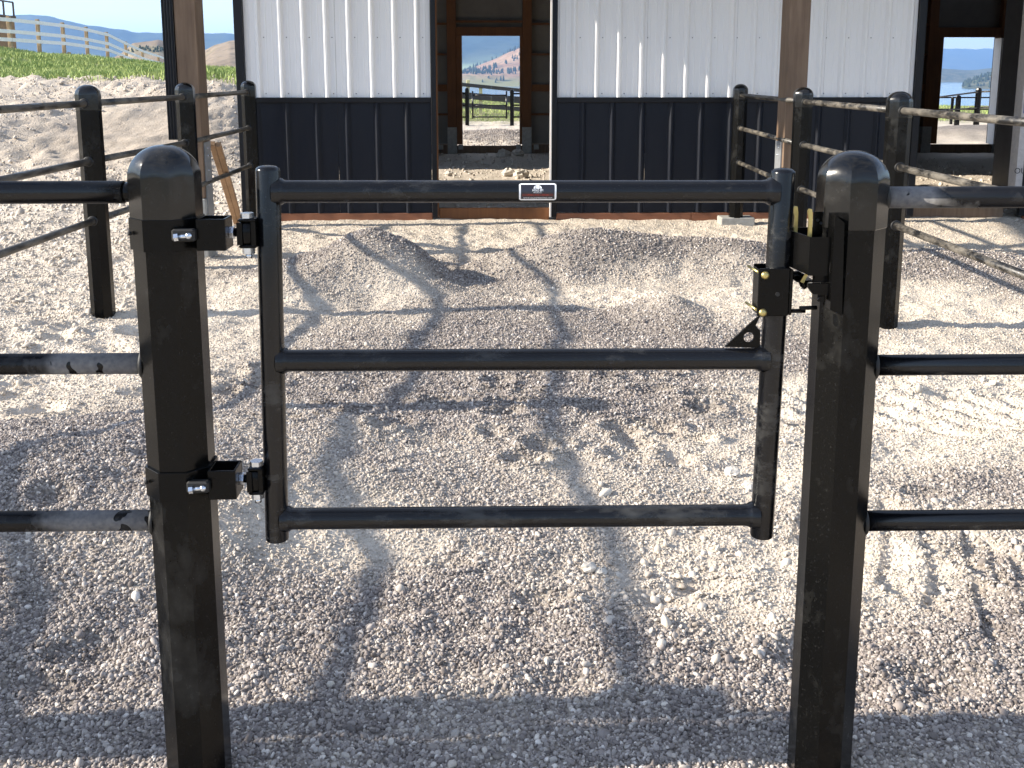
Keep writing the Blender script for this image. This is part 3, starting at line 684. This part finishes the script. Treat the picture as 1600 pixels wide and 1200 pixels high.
P(MB().bbox((-2.95, 8.05, 3.38), (12.4, 8.20, 3.548), .004), 'roof_beam', M['treated'])
# fluted downspout on the left post
ds = MB(); pts = []
for s0, s1, ax in ((-2.585, -2.495, 0),):
    prof = []
    for k in range(9):
        xx = s0 + (s1 - s0) * k / 8; prof.append((xx, 8.34 + (.008 if k % 2 else 0)))
    prof += [(s1, 8.42), (s0, 8.42)]
    ds.rings([[(a, b, .975) for a, b in prof], [(a, b, 3.5) for a, b in prof]])
P(ds, 'downspout', M['trim'])
def text_mesh(body, size, name, extrude=0.0):
    cu = bpy.data.curves.new(name, 'FONT'); cu.body = body; cu.size = size; cu.align_x = 'CENTER'; cu.extrude = extrude; cu.resolution_u = 3
    o = bpy.data.objects.new(name, cu); COL.objects.link(o); dg = bpy.context.evaluated_depsgraph_get(); dg.update()
    me = bpy.data.meshes.new_from_object(o.evaluated_get(dg)); bpy.data.objects.remove(o); return me
me = text_mesh('OU', .085, 'print'); link('print', me, M['ink'], barn, loc=(5.524, ouy - .003 - FY, .475), rot=(math.pi / 2, 0, 0))
me = text_mesh('ARD', .13, 'print'); M['faint'] = plain('faint_grey_print', (.16, .15, .14), .7); link('print', me, M['faint'], barn, loc=(-.93, BY + .155 - FY, 2.25), rot=(math.pi / 2, 0, 0))
P(MB().box((5.503, ouy - .004, 1.10), (5.512, ouy - .001, 1.30)), 'printed_mark', M['inkblue']); P(MB().box((5.528, ouy - .004, 1.12), (5.548, ouy - .001, 1.26)), 'printed_mark', M['inkblue'])
P(MB().box((5.530, ouy - .004, 1.06), (5.552, ouy - .001, 1.10)), 'printed_mark', M['inkred'])

# leaning timber pair
a, b = Vector((-2.54, 10.3, .01)), Vector((-2.285, 8.6, .93)); d = b - a; q = d.to_track_quat('Z', 'Y').to_matrix().to_4x4(); q.translation = a
lt = thing('leaning_lumber', 'two fresh sawn boards leaning against the brown roof post at left', 'lumber', a)
q2 = q.copy(); q2.translation = (0, 0, 0)
MB().bbox((-.045, -.02, 0), (-.001, .02, d.length), .002, q2).build('board', M['fresh'], lt)
MB().bbox((.002, -.02, 0), (.045, .02, d.length - .02), .002, q2).build('board', M['fresh'], lt)
cb = MB().bbox((-.17, -.10, -.05), (.17, .10, .07), .008).build('concrete_block', M['conc'], loc=(2.50, 10.28, 0)); tag(cb, 'low grey concrete block under the fence post at the barn wall', 'block')

# ------------------------------------------------------------------ octagonal posts
def octa(r, z, a0=0): return [(r * math.cos(a0 + k * math.pi / 4), r * math.sin(a0 + k * math.pi / 4), z) for k in range(8)]
def post_parts(parent, loc, h=1.37, rad=.0665, rot=-math.pi * .375, rails=(), axis_='y', sub=40, name='post'):
    """octagonal post (thing part) with a domed cap and a rubber grommet per rail"""
    n = sub; hd = .060; capz = h - .150
    def oc(th, r):   # octagon radius at angle
        a_ = ((th - rot) % (math.pi / 4)) - math.pi / 8; return r * math.cos(math.pi / 8) / math.cos(a_)
    ths = [rot + k * 2 * math.pi / n for k in range(n)]
    body = MB().rings([[(oc(t_, rad) * math.cos(t_), oc(t_, rad) * math.sin(t_), z) for t_ in [rot + k * math.pi / 4 for k in range(8)]] for z in (-.35, capz + .002)])
    po = body.build(name, M['post'], parent, loc=loc)
    rs = []; R_ = rad + .0022
    prof = [(0, 0), (.002, 1e-9)]
    zs = [capz, capz + .0015, capz + .03, h - hd] + [h - hd + hd * math.sin(a_) for a_ in np.linspace(.12, math.pi / 2 - .04, 11)]
    for i, z in enumerate(zs):
        if z <= h - hd + 1e-9: k_, mixc = 1, 0
        else:
            u = (z - (h - hd)) / hd; k_ = max(.03, (1 - u ** 2.1) ** (1 / 2.1)); mixc = min(1, u * 1.15) ** 1.2
        if i == 0: k_ = .985
        rs.append([((oc(t_, R_) * (1 - mixc) + R_ * .955 * mixc) * k_ * math.cos(t_), (oc(t_, R_) * (1 - mixc) + R_ * .955 * mixc) * k_ * math.sin(t_), z) for t_ in ths])
    m_ = MB(); m_.rings(rs, True); c_ = m_.build('post_cap', M['cap'], po)
    me = c_.data
    me.set_sharp_from_angle(angle=R(22)) if hasattr(me, 'set_sharp_from_angle') else None
    for (z, sx, sy) in rails:       # grommet rings where a rail enters
        g_ = MB(); ap = rad * .93
        c0 = Vector((sx * ap, sy * ap, z)); c1 = Vector((sx * (ap + .014), sy * (ap + .014), z))
        L_ = .014; g_.tube(c0 - Vector((sx, sy, 0)) * .004, c1, .03, None, 20, True, True, [(0, .032), (.006, .0315), (.009, .029), (.010, .024)])
        g_.build('grommet', M['rubber'], po)
    return po
def rail_tube(p0, p1, r=.0215, jitter=0):
    return MB().tube(p0, p1, r, None, 18)

def rail(parent, p0, p1, m, r=.0213):
    L_ = (Vector(p1) - Vector(p0)).length; return MB().tube(p0, p1, r, r, 18).build('rail', M[m], parent)

def side_fence(label, xs, ys, zs, sgn):
    f = thing('pipe_fence', label, 'fence', (xs[0], ys[0], 0))
    o = Vector((xs[0], ys[0], 0))
    for i, (x, y) in enumerate(zip(xs, ys)):
        rl = []
        for z in zs:
            if i > 0: rl.append((z, 0, -1))
            if i < len(xs) - 1: rl.append((z, 0, 1))
        post_parts(f, Vector((x, y, 0)) - o, 1.435 if sgn < 0 else 1.40, .072, rails=rl, sub=32)
        if i:
            for z in zs:
                rail(f, Vector((xs[i - 1], ys[i - 1] + .05, z)) - o, Vector((x, y - .05, z)) - o, 'rail_old', .0205)
    return f
side_fence('dusty black pipe fence on the left running back to the barn corner', [-2.46, -2.44, -2.41, -2.32, -2.335], [2.05, 4.2, 6.27, 7.95, 10.1], (.62, .98, 1.325), -1)
side_fence('muddy black pipe fence on the right running back to the concrete block', [2.33, 2.35, 2.375, 2.39, 2.49], [2.05, 4.0, 5.95, 7.85, 10.25], (.625, .965, 1.29), 1)

# near fences either side of the gate
NY = 2.0
RZ = (.593, .928, 1.273)
fl = thing('pipe_fence', 'black pipe fence section left of the gate ending at the hinge post', 'fence', (-.632, NY, 0))
post_parts(fl, (0, 0, 0), 1.365, .0665, rails=[(RZ[0], -1, 0), (RZ[1], -1, 0)], sub=64)
o = Vector((-.632, NY, 0))
rail(fl, Vector((-2.40, NY, RZ[0])) - o, Vector((-.69, NY, RZ[0])) - o, 'rail_dusty'); rail(fl, Vector((-2.40, NY, RZ[1])) - o, Vector((-.69, NY, RZ[1])) - o, 'rail_dusty')
rail(fl, Vector((-2.40, NY, RZ[2])) - o, Vector((-.712, NY, RZ[2])) - o, 'steel', .0222); MB().tube(Vector((-.72, NY, RZ[2])) - o, Vector((-.68, NY, RZ[2])) - o, .0195).build('rail_insert', M['hard'], fl)
fr = thing('pipe_fence', 'black pipe fence section right of the gate starting at the latch post', 'fence', (.716, NY, 0)); o = Vector((.716, NY, 0))
RZR = (.577, .915, 1.259)
post_parts(fr, (0, 0, 0), 1.352, .0665, rails=[(RZR[0], 1, 0), (RZR[1], 1, 0), (RZR[2], 1, 0)], sub=64)
for k, z in enumerate(RZR): rail(fr, Vector((.775, NY, z)) - o, Vector((2.28, NY, z)) - o, 'rail_dusty' if k == 2 else 'steel', .0215)
# ------------------------------------------------------------------ gate
gate = thing('gate', 'small black tubular steel gate with three rails and a brand sticker', 'gate', (0, NY, 0))
GR = .0238
def gb(mb, name, m, parent=None): 
    if parent is None: mb.v = [(a, b - NY, c_) for a, b, c_ in mb.v]; parent = gate
    return mb.build(name, M[m], parent)
def stile(xt, xb, z0, z1):
    m_ = MB(); L_ = z1 - z0
    prof = [(0, .02), (.001, .0225), (.004, GR), (L_ - .010, GR), (L_ - .006, .0225), (L_ - .002, .017), (L_ - .0003, .008)]
    m_.tube((xb, NY, z0), (xt, NY, z1), GR, None, 28, True, True, prof); return gb(m_, 'stile', 'steel')
stile(-.432, -.4445, .548, 1.325); stile(.577, .5665, .545, 1.318)
sx = lambda z, s: (-.4445 + (z - .548) / .777 * .0125) if s < 0 else (.5665 + (z - .545) / .773 * .0105)
GZs = ((.5935, .5925), (.932, .930), (1.2735, 1.2715))
for k, (zl, zr) in enumerate(GZs):
    x0, x1 = sx(zl, -1), sx(zr, 1); L_ = x1 - x0; rr = .0222
    # slight flare where the tube meets the stiles (weld / fish-mouth)
    prof = [(.010, rr + .005), (.0245, rr + .0045), (.0275, rr + .0035), (.0300, rr + .001), (.034, rr), (L_ - .040, rr), (L_ - .032, rr + .0012), (L_ - .0285, rr + .004), (L_ - .0245, rr + .0055), (L_ - .010, rr + .006)]
    gb(MB().tube((x0, NY, zl), (x1, NY, zr), rr, None, 28, True, False, prof), 'rail', 'steel')
# sticker bent round the top rail
CX, CZ = .0925, 1.2725; RR_ = .0222
def bend(me, off):
    for v in me.vertices:
        x, y, _ = v.co; a_ = y / RR_ + math.radians(4)
        v.co = (CX + x, -math.cos(a_) * (RR_ + off), CZ + math.sin(a_) * (RR_ + off))
def flat_rect(w, h, r=.004, nx=3, ny=16):
    X, Y = np.meshgrid(np.linspace(-w / 2, w / 2, 24), np.linspace(-h / 2, h / 2, ny))
    X = X.copy(); Y = Y.copy()
    for i in range(X.shape[0]):
        for j in range(X.shape[1]):
            dx, dy = abs(X[i, j]) - (w / 2 - r), abs(Y[i, j]) - (h / 2 - r)
            if dx > 0 and dy > 0:
                X[i, j] = math.copysign((w / 2 - r) + math.sqrt(max(0, r * r - min(dy, r) ** 2)) * min(1, dx / r), X[i, j])
    return grid_mesh('sticker', X, Y, X * 0)
SW, SH = .0725, .036
me = flat_rect(SW, SH); bend(me, .0004); stk = link('sticker', me, M['stw'], gate)
me = flat_rect(SW - .0068, SH - .0068, .0005); bend(me, .0007); link('sticker_field', me, M['stb'], stk)
def stext(body, w, h, y, m):
    me = text_mesh(body, 1, 'lettering'); xs = [v.co.x for v in me.vertices]; ys = [v.co.y for v in me.vertices]; x0, x1, y0, y1 = min(xs), max(xs), min(ys), max(ys)
    for v in me.vertices: v.co = ((v.co.x - (x0 + x1) / 2) * w / (x1 - x0), y + (v.co.y - y0) * h / (y1 - y0), 0)
    bend(me, .0010); link('lettering', me, m, stk)
stext('HOLD EM', .0205, .0042, .0010, M['stw']); stext('HOLD EM', .0207, .0042, .0012, M['stw'])
stext('FENCING LLC', .0160, .0017, -.0020, M['stw'])
M['stred'] = plain('sticker_red', (.42, .035, .025), .4); M['std'] = plain('sticker_dark_red', (.09, .012, .012), .4)
me = flat_rect(SW - .012, .0050, .0003, ny=4)
for v in me.vertices: v.co.y -= .0058
bend(me, .00085); link('sticker_band', me, M['std'], stk)
stext('(406) 745 - 8028', .042, .0036, -.0077, M['stred']); stext('WWW.HOLDEMFENCING.COM', .056, .0026, -.0132, M['stw'])
# dome emblem
mb = MB(); rr = .0080; pts = [(rr * math.cos(a_), .0062 + rr * .92 * math.sin(a_), 0) for a_ in np.linspace(0, math.pi, 15)]
mb.add([(0, .0062, 0)] + pts, [(0, i, i + 1) for i in range(1, 15)]); me = mb.mesh('emblem'); bend(me, .0010); link('emblem', me, M['stw'], stk)
for xx in (-.0042, .0042):
    me = MB().add([(xx - .0004, .0062, 0), (xx + .0004, .0062, 0), (xx * .8 + .0004, .0118, 0), (xx * .8 - .0004, .0118, 0)], [(0, 1, 2, 3)]).mesh('emblem_line'); bend(me, .0013); link('emblem_line', me, M['stb'], stk)
# gusset plate with a hole, in the corner of the middle rail and the stile
def holed(poly, hx, hz, hr, y0, y1):
    """prism with a round hole: fan the outline onto the hole ring"""
    n = 24; ring = [(hx + hr * math.cos(-2 * math.pi * k / n), hz + hr * math.sin(-2 * math.pi * k / n)) for k in range(n)]
    out = []
    for k in range(n):
        dx, dz = math.cos(-2 * math.pi * k / n), math.sin(-2 * math.pi * k / n); best = None
        for i in range(len(poly)):
            ax, az = poly[i]; bx, bz = poly[(i + 1) % len(poly)]; ex, ez = bx - ax, bz - az; den = dx * ez - dz * ex
            if abs(den) < 1e-12: continue
            t_ = ((ax - hx) * ez - (az - hz) * ex) / den; u_ = ((ax - hx) * dz - (az - hz) * dx) / den
            if t_ > 0 and -1e-6 <= u_ <= 1 + 1e-6 and (best is None or t_ < best): best = t_
        out.append((hx + dx * best, hz + dz * best))
    # snap nearest ray to each corner
    for c_ in poly:
        k = min(range(n), key=lambda i: (out[i][0] - c_[0]) ** 2 + (out[i][1] - c_[1]) ** 2); out[k] = c_
    m_ = MB(); v = [(x, y0, z) for x, z in ring] + [(x, y0, z) for x, z in out] + [(x, y1, z) for x, z in ring] + [(x, y1, z) for x, z in out]; f = []
    for k in range(n):
        j = (k + 1) % n; f += [(k, j, n + j, n + k), (2 * n + k, 3 * n + k, 3 * n + j, 2 * n + j), (k, 2 * n + k, 2 * n + j, j), (n + k, n + j, 3 * n + j, 3 * n + k)]
    return m_.add(v, f)
gb(holed([(.474, .956), (.5455, .9535), (.5435, 1.021), (.533, 1.012), (.5385, 1.004), (.5345, 1.0), (.528, 1.0085)], .5215, .9755, .0105, NY - .003, NY + .003), 'gusset_plate', 'hard')
# clamp bracket round the stile with bolts and striker arm
br = gb(MB().bbox((.5275, NY - .036, 1.027), (.5895, NY - .030, 1.123), .0015), 'latch_bracket', 'hard')
lb_ = lambda mb, nm, m: (setattr(mb, 'v', [(a, b - NY, c_) for a, b, c_ in mb.v]), mb.build(nm, M[m], br))[1]
lb_(MB().bbox((.590, NY - .036, 1.029), (.596, NY + .036, 1.121), .001), 'bracket_side', 'hard')
lb_(MB().bbox((.5345, NY + .028, 1.031), (.5895, NY + .034, 1.121), .0015), 'bracket_back', 'hard')
lb_(MB().box((.5285, NY - .0295, 1.031), (.5315, NY + .010, 1.119)), 'bracket_side', 'hard')
for bx_, bz_ in ((.5400, 1.110), (.5385, 1.0345)):
    lb_(MB().tube((bx_, NY - .036, bz_), (bx_, NY - .042, bz_), .0078, None, 18, True, True, [(0, .0082), (.002, .0080), (.0045, .006), (.006, .002)]), 'bolt_head', 'yzinc')
    lb_(MB().tube((bx_ - .017, NY + .03, bz_ + .006), (bx_ - .013, NY - .033, bz_ + .006), .0028, None, 10), 'bolt_shank', 'yzinc')
lb_(MB().tube((.566, NY - .0361, 1.072), (.566, NY - .0385, 1.072), .0042, None, 12), 'set_screw', 'rubber')
gb(MB().path([(.594, NY, 1.103), (.616, NY, 1.103), (.622, NY, 1.100), (.628, NY, 1.085), (.634, NY, 1.08)], .0085, 12), 'striker_bar', 'hard')
gb(MB().path([(.592, NY - .02, 1.034), (.628, NY - .02, 1.034)], .0042, 10), 'stop_rod', 'hard')

# ------------------------------------------------------------------ latch on the right post
la = thing('gate_latch', 'black box gate latch with brass-coloured levers on the right post', 'latch', (.64, NY - .03, 1.1))
def lp(mb, nm, m='hard'): mb.v = [(a - .64, b - NY + .03, c_ - 1.1) for a, b, c_ in mb.v]; return mb.build(nm, M[m], la)
lp(MB().prism([(.660, 1.234), (.6785, 1.219), (.684, 1.036), (.660, 1.048)], NY - .072, NY + .03), 'mounting_plate')
# housing: open-topped channel, chamfered
hx0, hx1, hz0, hz1 = .607, .659, 1.119, 1.189; ya, yb = NY - .058, NY + .02
def wallp(a, b, z0a, z0b, z1a, z1b, th=.0028):
    (x0, y0), (x1, y1) = a, b; d_ = Vector((x1 - x0, y1 - y0, 0)).normalized(); nn = Vector((-d_.y, d_.x, 0)) * th
    return MB().add([(x0, y0, z0a), (x1, y1, z0b), (x1, y1, z1b), (x0, y0, z1a), (x0 + nn.x, y0 + nn.y, z0a), (x1 + nn.x, y1 + nn.y, z0b), (x1 + nn.x, y1 + nn.y, z1b), (x0 + nn.x, y0 + nn.y, z1a)],
                    [(0, 1, 2, 3), (7, 6, 5, 4), (0, 4, 5, 1), (1, 5, 6, 2), (2, 6, 7, 3), (3, 7, 4, 0)])
lp(wallp((hx0 + .012, ya), (hx1, ya), hz0 - .006, hz0 - .006, hz1, hz1), 'housing_front')
lp(wallp((hx0 - .014, ya + .045), (hx0 + .0115, ya), hz0 + .004, hz0 - .005, hz1 + .006, hz1), 'housing_side')
lp(wallp((hx1, yb), (hx0 - .014, yb), hz0 + .005, hz0 + .005, hz1 + .008, hz1 + .008), 'housing_back')
lp(MB().bbox((.637, NY - .012, 1.186), (.659, NY - .008, 1.232), .001), 'rear_tab')
for zz in (1.216, 1.210): lp(MB().tube((.645 if zz > 1.213 else .652, NY - .0125, zz), (.645 if zz > 1.213 else .652, NY - .017, zz), .003, None, 8), 'rivet', 'rubber')
def lever(x, y, z0, z1):
    return MB().prism([(x - .0035, z0), (x + .0035, z0), (x + .0028, z1 - .012), (x + .001, z1 - .001), (x - .004, z1), (x - .0065, z1 - .004), (x - .006, z1 - .010), (x - .0038, z1 - .020)], y - .003, y + .003)
lp(lever(.6245, NY - .035, 1.13, 1.2415), 'lever', 'yzinc'); lp(lever(.6085, NY + .006, 1.13, 1.2415), 'lever', 'yzinc')
lp(MB().prism([(.618, 1.112), (.6255, 1.116), (.616, 1.094), (.610, 1.097)], NY - .040, NY - .036), 'lever_foot', 'yzinc')
# fork that catches the striker
lp(MB().prism([(.618, 1.098), (.662, 1.098), (.662, 1.082), (.655, 1.076), (.628, 1.077), (.619, 1.089)], NY - .062, NY - .052), 'catch_fork')
lp(MB().prism([(.634, 1.113), (.662, 1.113), (.662, 1.0985), (.634, 1.0985)], NY - .050, NY - .035), 'catch_block')
lp(MB().bbox((.640, NY - .055, 1.060), (.655, NY - .030, 1.0765), .001), 'catch_base')
lp(MB().bbox((.605, NY - .03, 1.094), (.640, NY + .005, 1.098), .001), 'catch_tongue')
lp(MB().path([(.606, NY - .055, 1.048), (.640, NY - .052, 1.048)], .004, 10), 'stop_rod')
lp(MB().tube((.646, NY - .060, 1.066), (.646, NY - .052, 1.066), .0065, None, 6, False), 'hex_nut')

# ------------------------------------------------------------------ hinges on the left post
def hexnut(p0, p1, r): return MB().tube(p0, p1, r, None, 6, False)
def hinge(zc, label, dx=0.0):
    h_ = None
    def hp(mb, nm, m='hard', par=None): mb.v = [(a + .632, b - NY, c_ - zc) for a, b, c_ in mb.v]; return mb.build(nm, M[m], par or h_)
    X0, Y0 = -.632, NY; r_ = .0712; rot = -math.pi * .375
    rs = [[(X0 + rr_ * math.cos(rot + k * math.pi / 4), Y0 + rr_ * math.sin(rot + k * math.pi / 4), z) for k in range(8)] for rr_, z in ((.0672, zc - .031), (r_ - .0006, zc - .0308), (r_, zc - .030), (r_, zc + .030), (r_ - .0006, zc + .0308), (.0672, zc + .031))]
    mbx = MB().rings(rs); mbx.v = [(a + .632, b - NY, c_ - zc) for a, b, c_ in mbx.v]; h_ = mbx.build('hinge', M['hard'], gate, loc=(-.632, 0, zc)); h_['label'] = label
    hp(MB().tube((X0 - .058, Y0 - .038, zc + .002), (X0 - .0635, Y0 - .0415, zc + .002), .004, None, 10), 'band_rivet', 'rubber')
    # bolt in the slot of the band
    hp(MB().bbox((X0 + .028, Y0 - .071, zc - .010), (X0 + .072, Y0 - .052, zc + .014), .003), 'band_lug', 'rubber')
    hp(hexnut((X0 + .034, Y0 - .073, zc - .001), (X0 + .042, Y0 - .0725, zc), .0078), 'hex_nut', 'zinc')
    hp(MB().tube((X0 + .042, Y0 - .0722, zc), (X0 + .062, Y0 - .070, zc + .0015), .0042, None, 12), 'bolt_shank', 'zinc')
    hp(MB().tube((X0 + .057, Y0 - .0718, zc + .001), (X0 + .068, Y0 - .070, zc + .002), .0068, None, 14, True, True, [(0, .0065), (.005, .0068), (.009, .005), (.011, .0015)]), 'bolt_head', 'zinc')
    # square tube, open top and bottom
    x0, x1, y0, y1 = X0 + .070 + dx, X0 + .126 + dx, Y0 - .056, Y0 + .002
    for k, (a, b) in enumerate((((x0, y0, zc - .030), (x1, y0 + .005, zc + .031)), ((x0, y1 - .005, zc - .030), (x1, y1, zc + .031)), ((x0, y0 + .005, zc - .030), (x0 + .005, y1 - .005, zc + .031)), ((x1 - .005, y0 + .005, zc - .030), (x1, y1 - .005, zc + .031)))):
        hp(MB().bbox(a, b, .0012), 'box_tube_wall')
    # threaded rod, nuts, eye
    yn = Y0 - .022
    hp(hexnut((x1 + .0005, yn, zc + .001), (x1 + .009, yn, zc + .001), .0125), 'hex_nut', 'zinc')
    hp(MB().tube((x1 + .009, yn, zc + .001), (x1 + .030, yn, zc + .001), .0085, None, 14), 'threaded_rod', 'hard')
    ex = x1 + .034
    hp(MB().tube((ex, yn, zc - .022), (ex, yn, zc + .022), .0165, None, 20, True, True, [(0, .012), (.004, .0165), (.040, .0165), (.044, .012)]), 'eye_barrel', 'hard')
    # clevis lugs welded to the stile
    sxx = sx(zc, -1)
    cl_ = MB(); cl_.bbox((ex - .014, yn - .017, zc + .0225), (sxx - .018, yn + .019, zc + .0285), .002); hp(cl_, 'clevis_lug')
    cl_ = MB(); cl_.bbox((ex - .014, yn - .017, zc - .0285), (sxx - .018, yn + .019, zc - .0225), .002); hp(cl_, 'clevis_lug')
    hp(MB().bbox((sxx - .030, yn - .016, zc - .0285), (sxx - .019, yn + .018, zc + .0285), .003), 'clevis_back')
    hp(MB().bbox((ex - .0165, yn - .018, zc - .022), (ex - .006, yn - .0165, zc + .022), .0005), 'clevis_edge', 'hard')
    hp(hexnut((ex + .001, yn, zc + .029), (ex + .001, yn, zc + .039), .0135), 'pin_bolt_head', 'zinc')
    hp(hexnut((ex + .001, yn, zc - .029), (ex + .001, yn, zc - .041), .0125), 'pin_nut', 'zinc')
    hp(MB().tube((ex + .001, yn, zc - .041), (ex + .001, yn, zc - .050), .0068, None, 12), 'pin_end', 'zinc')
    return h_
hinge(1.196, 'upper black gate hinge with zinc bolts, level with the top rail')
hinge(.690, 'lower black gate hinge with zinc bolts, just above the bottom rail', -.004)

# ------------------------------------------------------------------ pens and fences behind the barn
def slim_post(par, x, y, z0, z1, r, m='post'): return MB().rings([octa(r, z0, .2), octa(r, z1 - r * .8, .2), octa(r * .8, z1 - r * .2, .2), octa(r * .3, z1, .2)], False).build('post', M[m], par, loc=(x, y, 0))
pf = thing('pen_fence', 'black pipe pen fence with a gate seen through the central doorway', 'fence', (0, 30, 0))
slim_post(pf, -.655, 0, -.5, 1.10, .06); slim_post(pf, .645, 0, -.5, 1.05, .06)
for z in (.26, .60, .93):
    for a, b in ((-4, -.70), (.69, 4)): MB().tube((a, .05, z), (b, .05, z), .024, None, 10).build('rail', M['post'], pf)
pg = thing('pen_gate', 'black pipe gate between two posts behind the barn', 'gate', (0, 30.3, 0))
for x in (-.50, .49): MB().tube((x, 0, .2), (x, 0, 1.0), .026, None, 10).build('stile', M['steel'], pg)
for z in (.25, .58, .88): MB().tube((-.5, 0, z), (.49, 0, z), .022, None, 10).build('rail', M['steel'], pg)
bf = thing('board_fence', 'board fence, boards coloured dark for shade, on pale yellow posts beyond the back pen', 'fence', (0, 38, 0))
for x, zt in ((-.79, 1.28), (-.33, 1.02), (2.2, .9), (-3.2, 1.5)): MB().bbox((x - .06, -.06, -.6), (x + .06, .06, zt), .01).build('post', M['ypost'], bf)
for (za, zb, th) in ((1.11, .90, .13), (.72, .55, .24), (.38, .22, .15)):
    for (xa, xb) in ((-.99 - 2.2, .05), (.055, 3.2)):
        s_ = (zb - za) / 2.1; fa, fb = za + (xa + .99) * s_, za + (xb + .99) * s_
        MB().add([(xa, -.09, fa - th / 2), (xb, -.09, fb - th / 2), (xb, -.09, fb + th / 2), (xa, -.09, fa + th / 2), (xa, -.061, fa - th / 2), (xb, -.061, fb - th / 2), (xb, -.061, fb + th / 2), (xa, -.061, fa + th / 2)],
                 [(0, 1, 2, 3), (7, 6, 5, 4), (0, 4, 5, 1), (1, 5, 6, 2), (2, 6, 7, 3), (3, 7, 4, 0)]).build('board', M['shadeboard'], bf)
pr = thing('pen_fence', 'weathered pipe pen fence seen through the right-hand doorway', 'fence', (14, 30, 0))
slim_post(pr, -.30, 0, -.5, .88, .075); slim_post(pr, .28, .0, -.5, 1.10, .085)
for (a, za, b, zb) in ((-2.2, .66, .28, .98), (.28, .98, 2.2, 1.05), (-2.2, .32, .28, .52), (.28, .52, 2.2, .60)):
    MB().tube((a, -.05, za), (b, -.05, zb), .024, None, 10).build('rail', M['rail_old'], pr)
pr2 = thing('pen_fence', 'black level pipe fence behind the weathered one, right-hand doorway', 'fence', (14, 31, 0))
slim_post(pr2, -.02, 0, -.5, .82, .045)
for z in (.79, .44): MB().tube((-2.2, 0, z), (2.4, 0, z), .022, None, 10).build('rail', M['post'], pr2)
bf2 = thing('board_fence', 'low board fence, boards coloured dark for shade, on pale yellow posts in the right-hand doorway', 'fence', (14.5, 33, 0))
for x in (-1.0, .35, 1.6): MB().bbox((x - .06, -.06, -.6), (x + .06, .06, .0), .01).build('post', M['ypost'], bf2)
for z in (-.08, -.30): MB().box((-2.5, -.09, z - .07), (2.4, -.061, z + .07)).build('board', M['shadeboard'], bf2)

# white board fence on the grass crest
wf = thing('board_fence', 'white three-rail board fence on brown posts along the grassy crest', 'fence', (-19, 42, 0)); wo = Vector((-19, 42, 0))
WP = [(-20.3, 40.5, 3.82), (-19.04, 42, 3.746), (-18.77, 44, 3.725), (-18.96, 47, 3.74), (-19.08, 50, 3.68), (-19.59, 54, 3.60), (-20.72, 60, 3.30), (-22.11, 67, 3.03), (-23.64, 75, 2.85), (-24.5, 84, 2.2)]
WP[0] = (-20.0, 39.6, 3.78)
for i, (x, y, z) in enumerate(WP):
    MB().bbox((-.07, -.07, z - 1.75 - .6), (.07, .07, z), .012).build('post', M['bpost'], wf, loc=Vector((x, y, 0)) - wo)
    if i:
        a, b = WP[i - 1], WP[i]
        for dz in (.15, .60, .92):
            p0, p1 = Vector((a[0], a[1], a[2] - dz)), Vector((b[0], b[1], b[2] - dz)); d_ = (p1 - p0); d_.z = 0; nn = Vector((d_.y, -d_.x, 0)).normalized()
            if nn.x * p0.x + nn.y * p0.y > 0: nn = -nn
            off = nn * .085; p0 += off; p1 += off; up = Vector((0, 0, .072)); th = nn * .03
            MB().add([tuple(v - wo) for v in (p0 - up, p1 - up, p1 + up, p0 + up, p0 - up + th, p1 - up + th, p1 + up + th, p0 + up + th)],
                     [(0, 1, 2, 3), (7, 6, 5, 4), (0, 4, 5, 1), (1, 5, 6, 2), (2, 6, 7, 3), (3, 7, 4, 0)]).build('board', M['bfence'], wf)
for k, (px_, y) in enumerate(((-.452, 41.5), (-.399, 41.5), (-.35, 41.5))):
    x = px_ * y; o_ = MB().bbox((-.06, -.06, -.3), (.06, .06, .22), .01).build('wooden_stub', M['bpost'], loc=(x, y, gz(x, y)))
    tag(o_, 'short wooden stub post on the grass crest, %s of three' % ('leftmost', 'middle', 'rightmost')[k], 'stub post', 'short stubs on the crest')

# unfinished house with a deck railing
ho = thing('house', 'unfinished tan sheathed house with a raised deck and dark railing', 'house', (-40, 70, 0))
def hh(mb, nm, m): mb.v = [(a + 40, b - 70, c_) for a, b, c_ in mb.v]; return mb.build(nm, M[m], ho)
hh(MB().box((-52, 60, 0), (-33.6, 75, 5.35)), 'wall', 'osb'); hh(MB().bbox((-52, 59.95, 5.352), (-33.5, 75.1, 5.50), .01), 'deck', 'rail_house')
hh(MB().box((-52, 66, 5.51), (-36.2, 74.9, 6.9)), 'upper_wall', 'osb')
def rl(a, b, n):
    a, b = Vector(a), Vector(b)
    for k in range(n + 1):
        p_ = a + (b - a) * k / n; hh(MB().bbox((p_.x - .05, p_.y - .05, 5.5), (p_.x + .05, p_.y + .05, 6.45), .004), 'railing_post', 'rail_house')
    hh(MB().path([a + Vector((0, 0, .95)), b + Vector((0, 0, .95))], .06, 6), 'handrail', 'rail_house')
rl((-33.6, 60.1, 5.5), (-33.6, 75, 5.5), 10)
rl((-52, 60.1, 5.5), (-33.75, 60.1, 5.5), 12)
print('verts ground', len(gme.vertices))
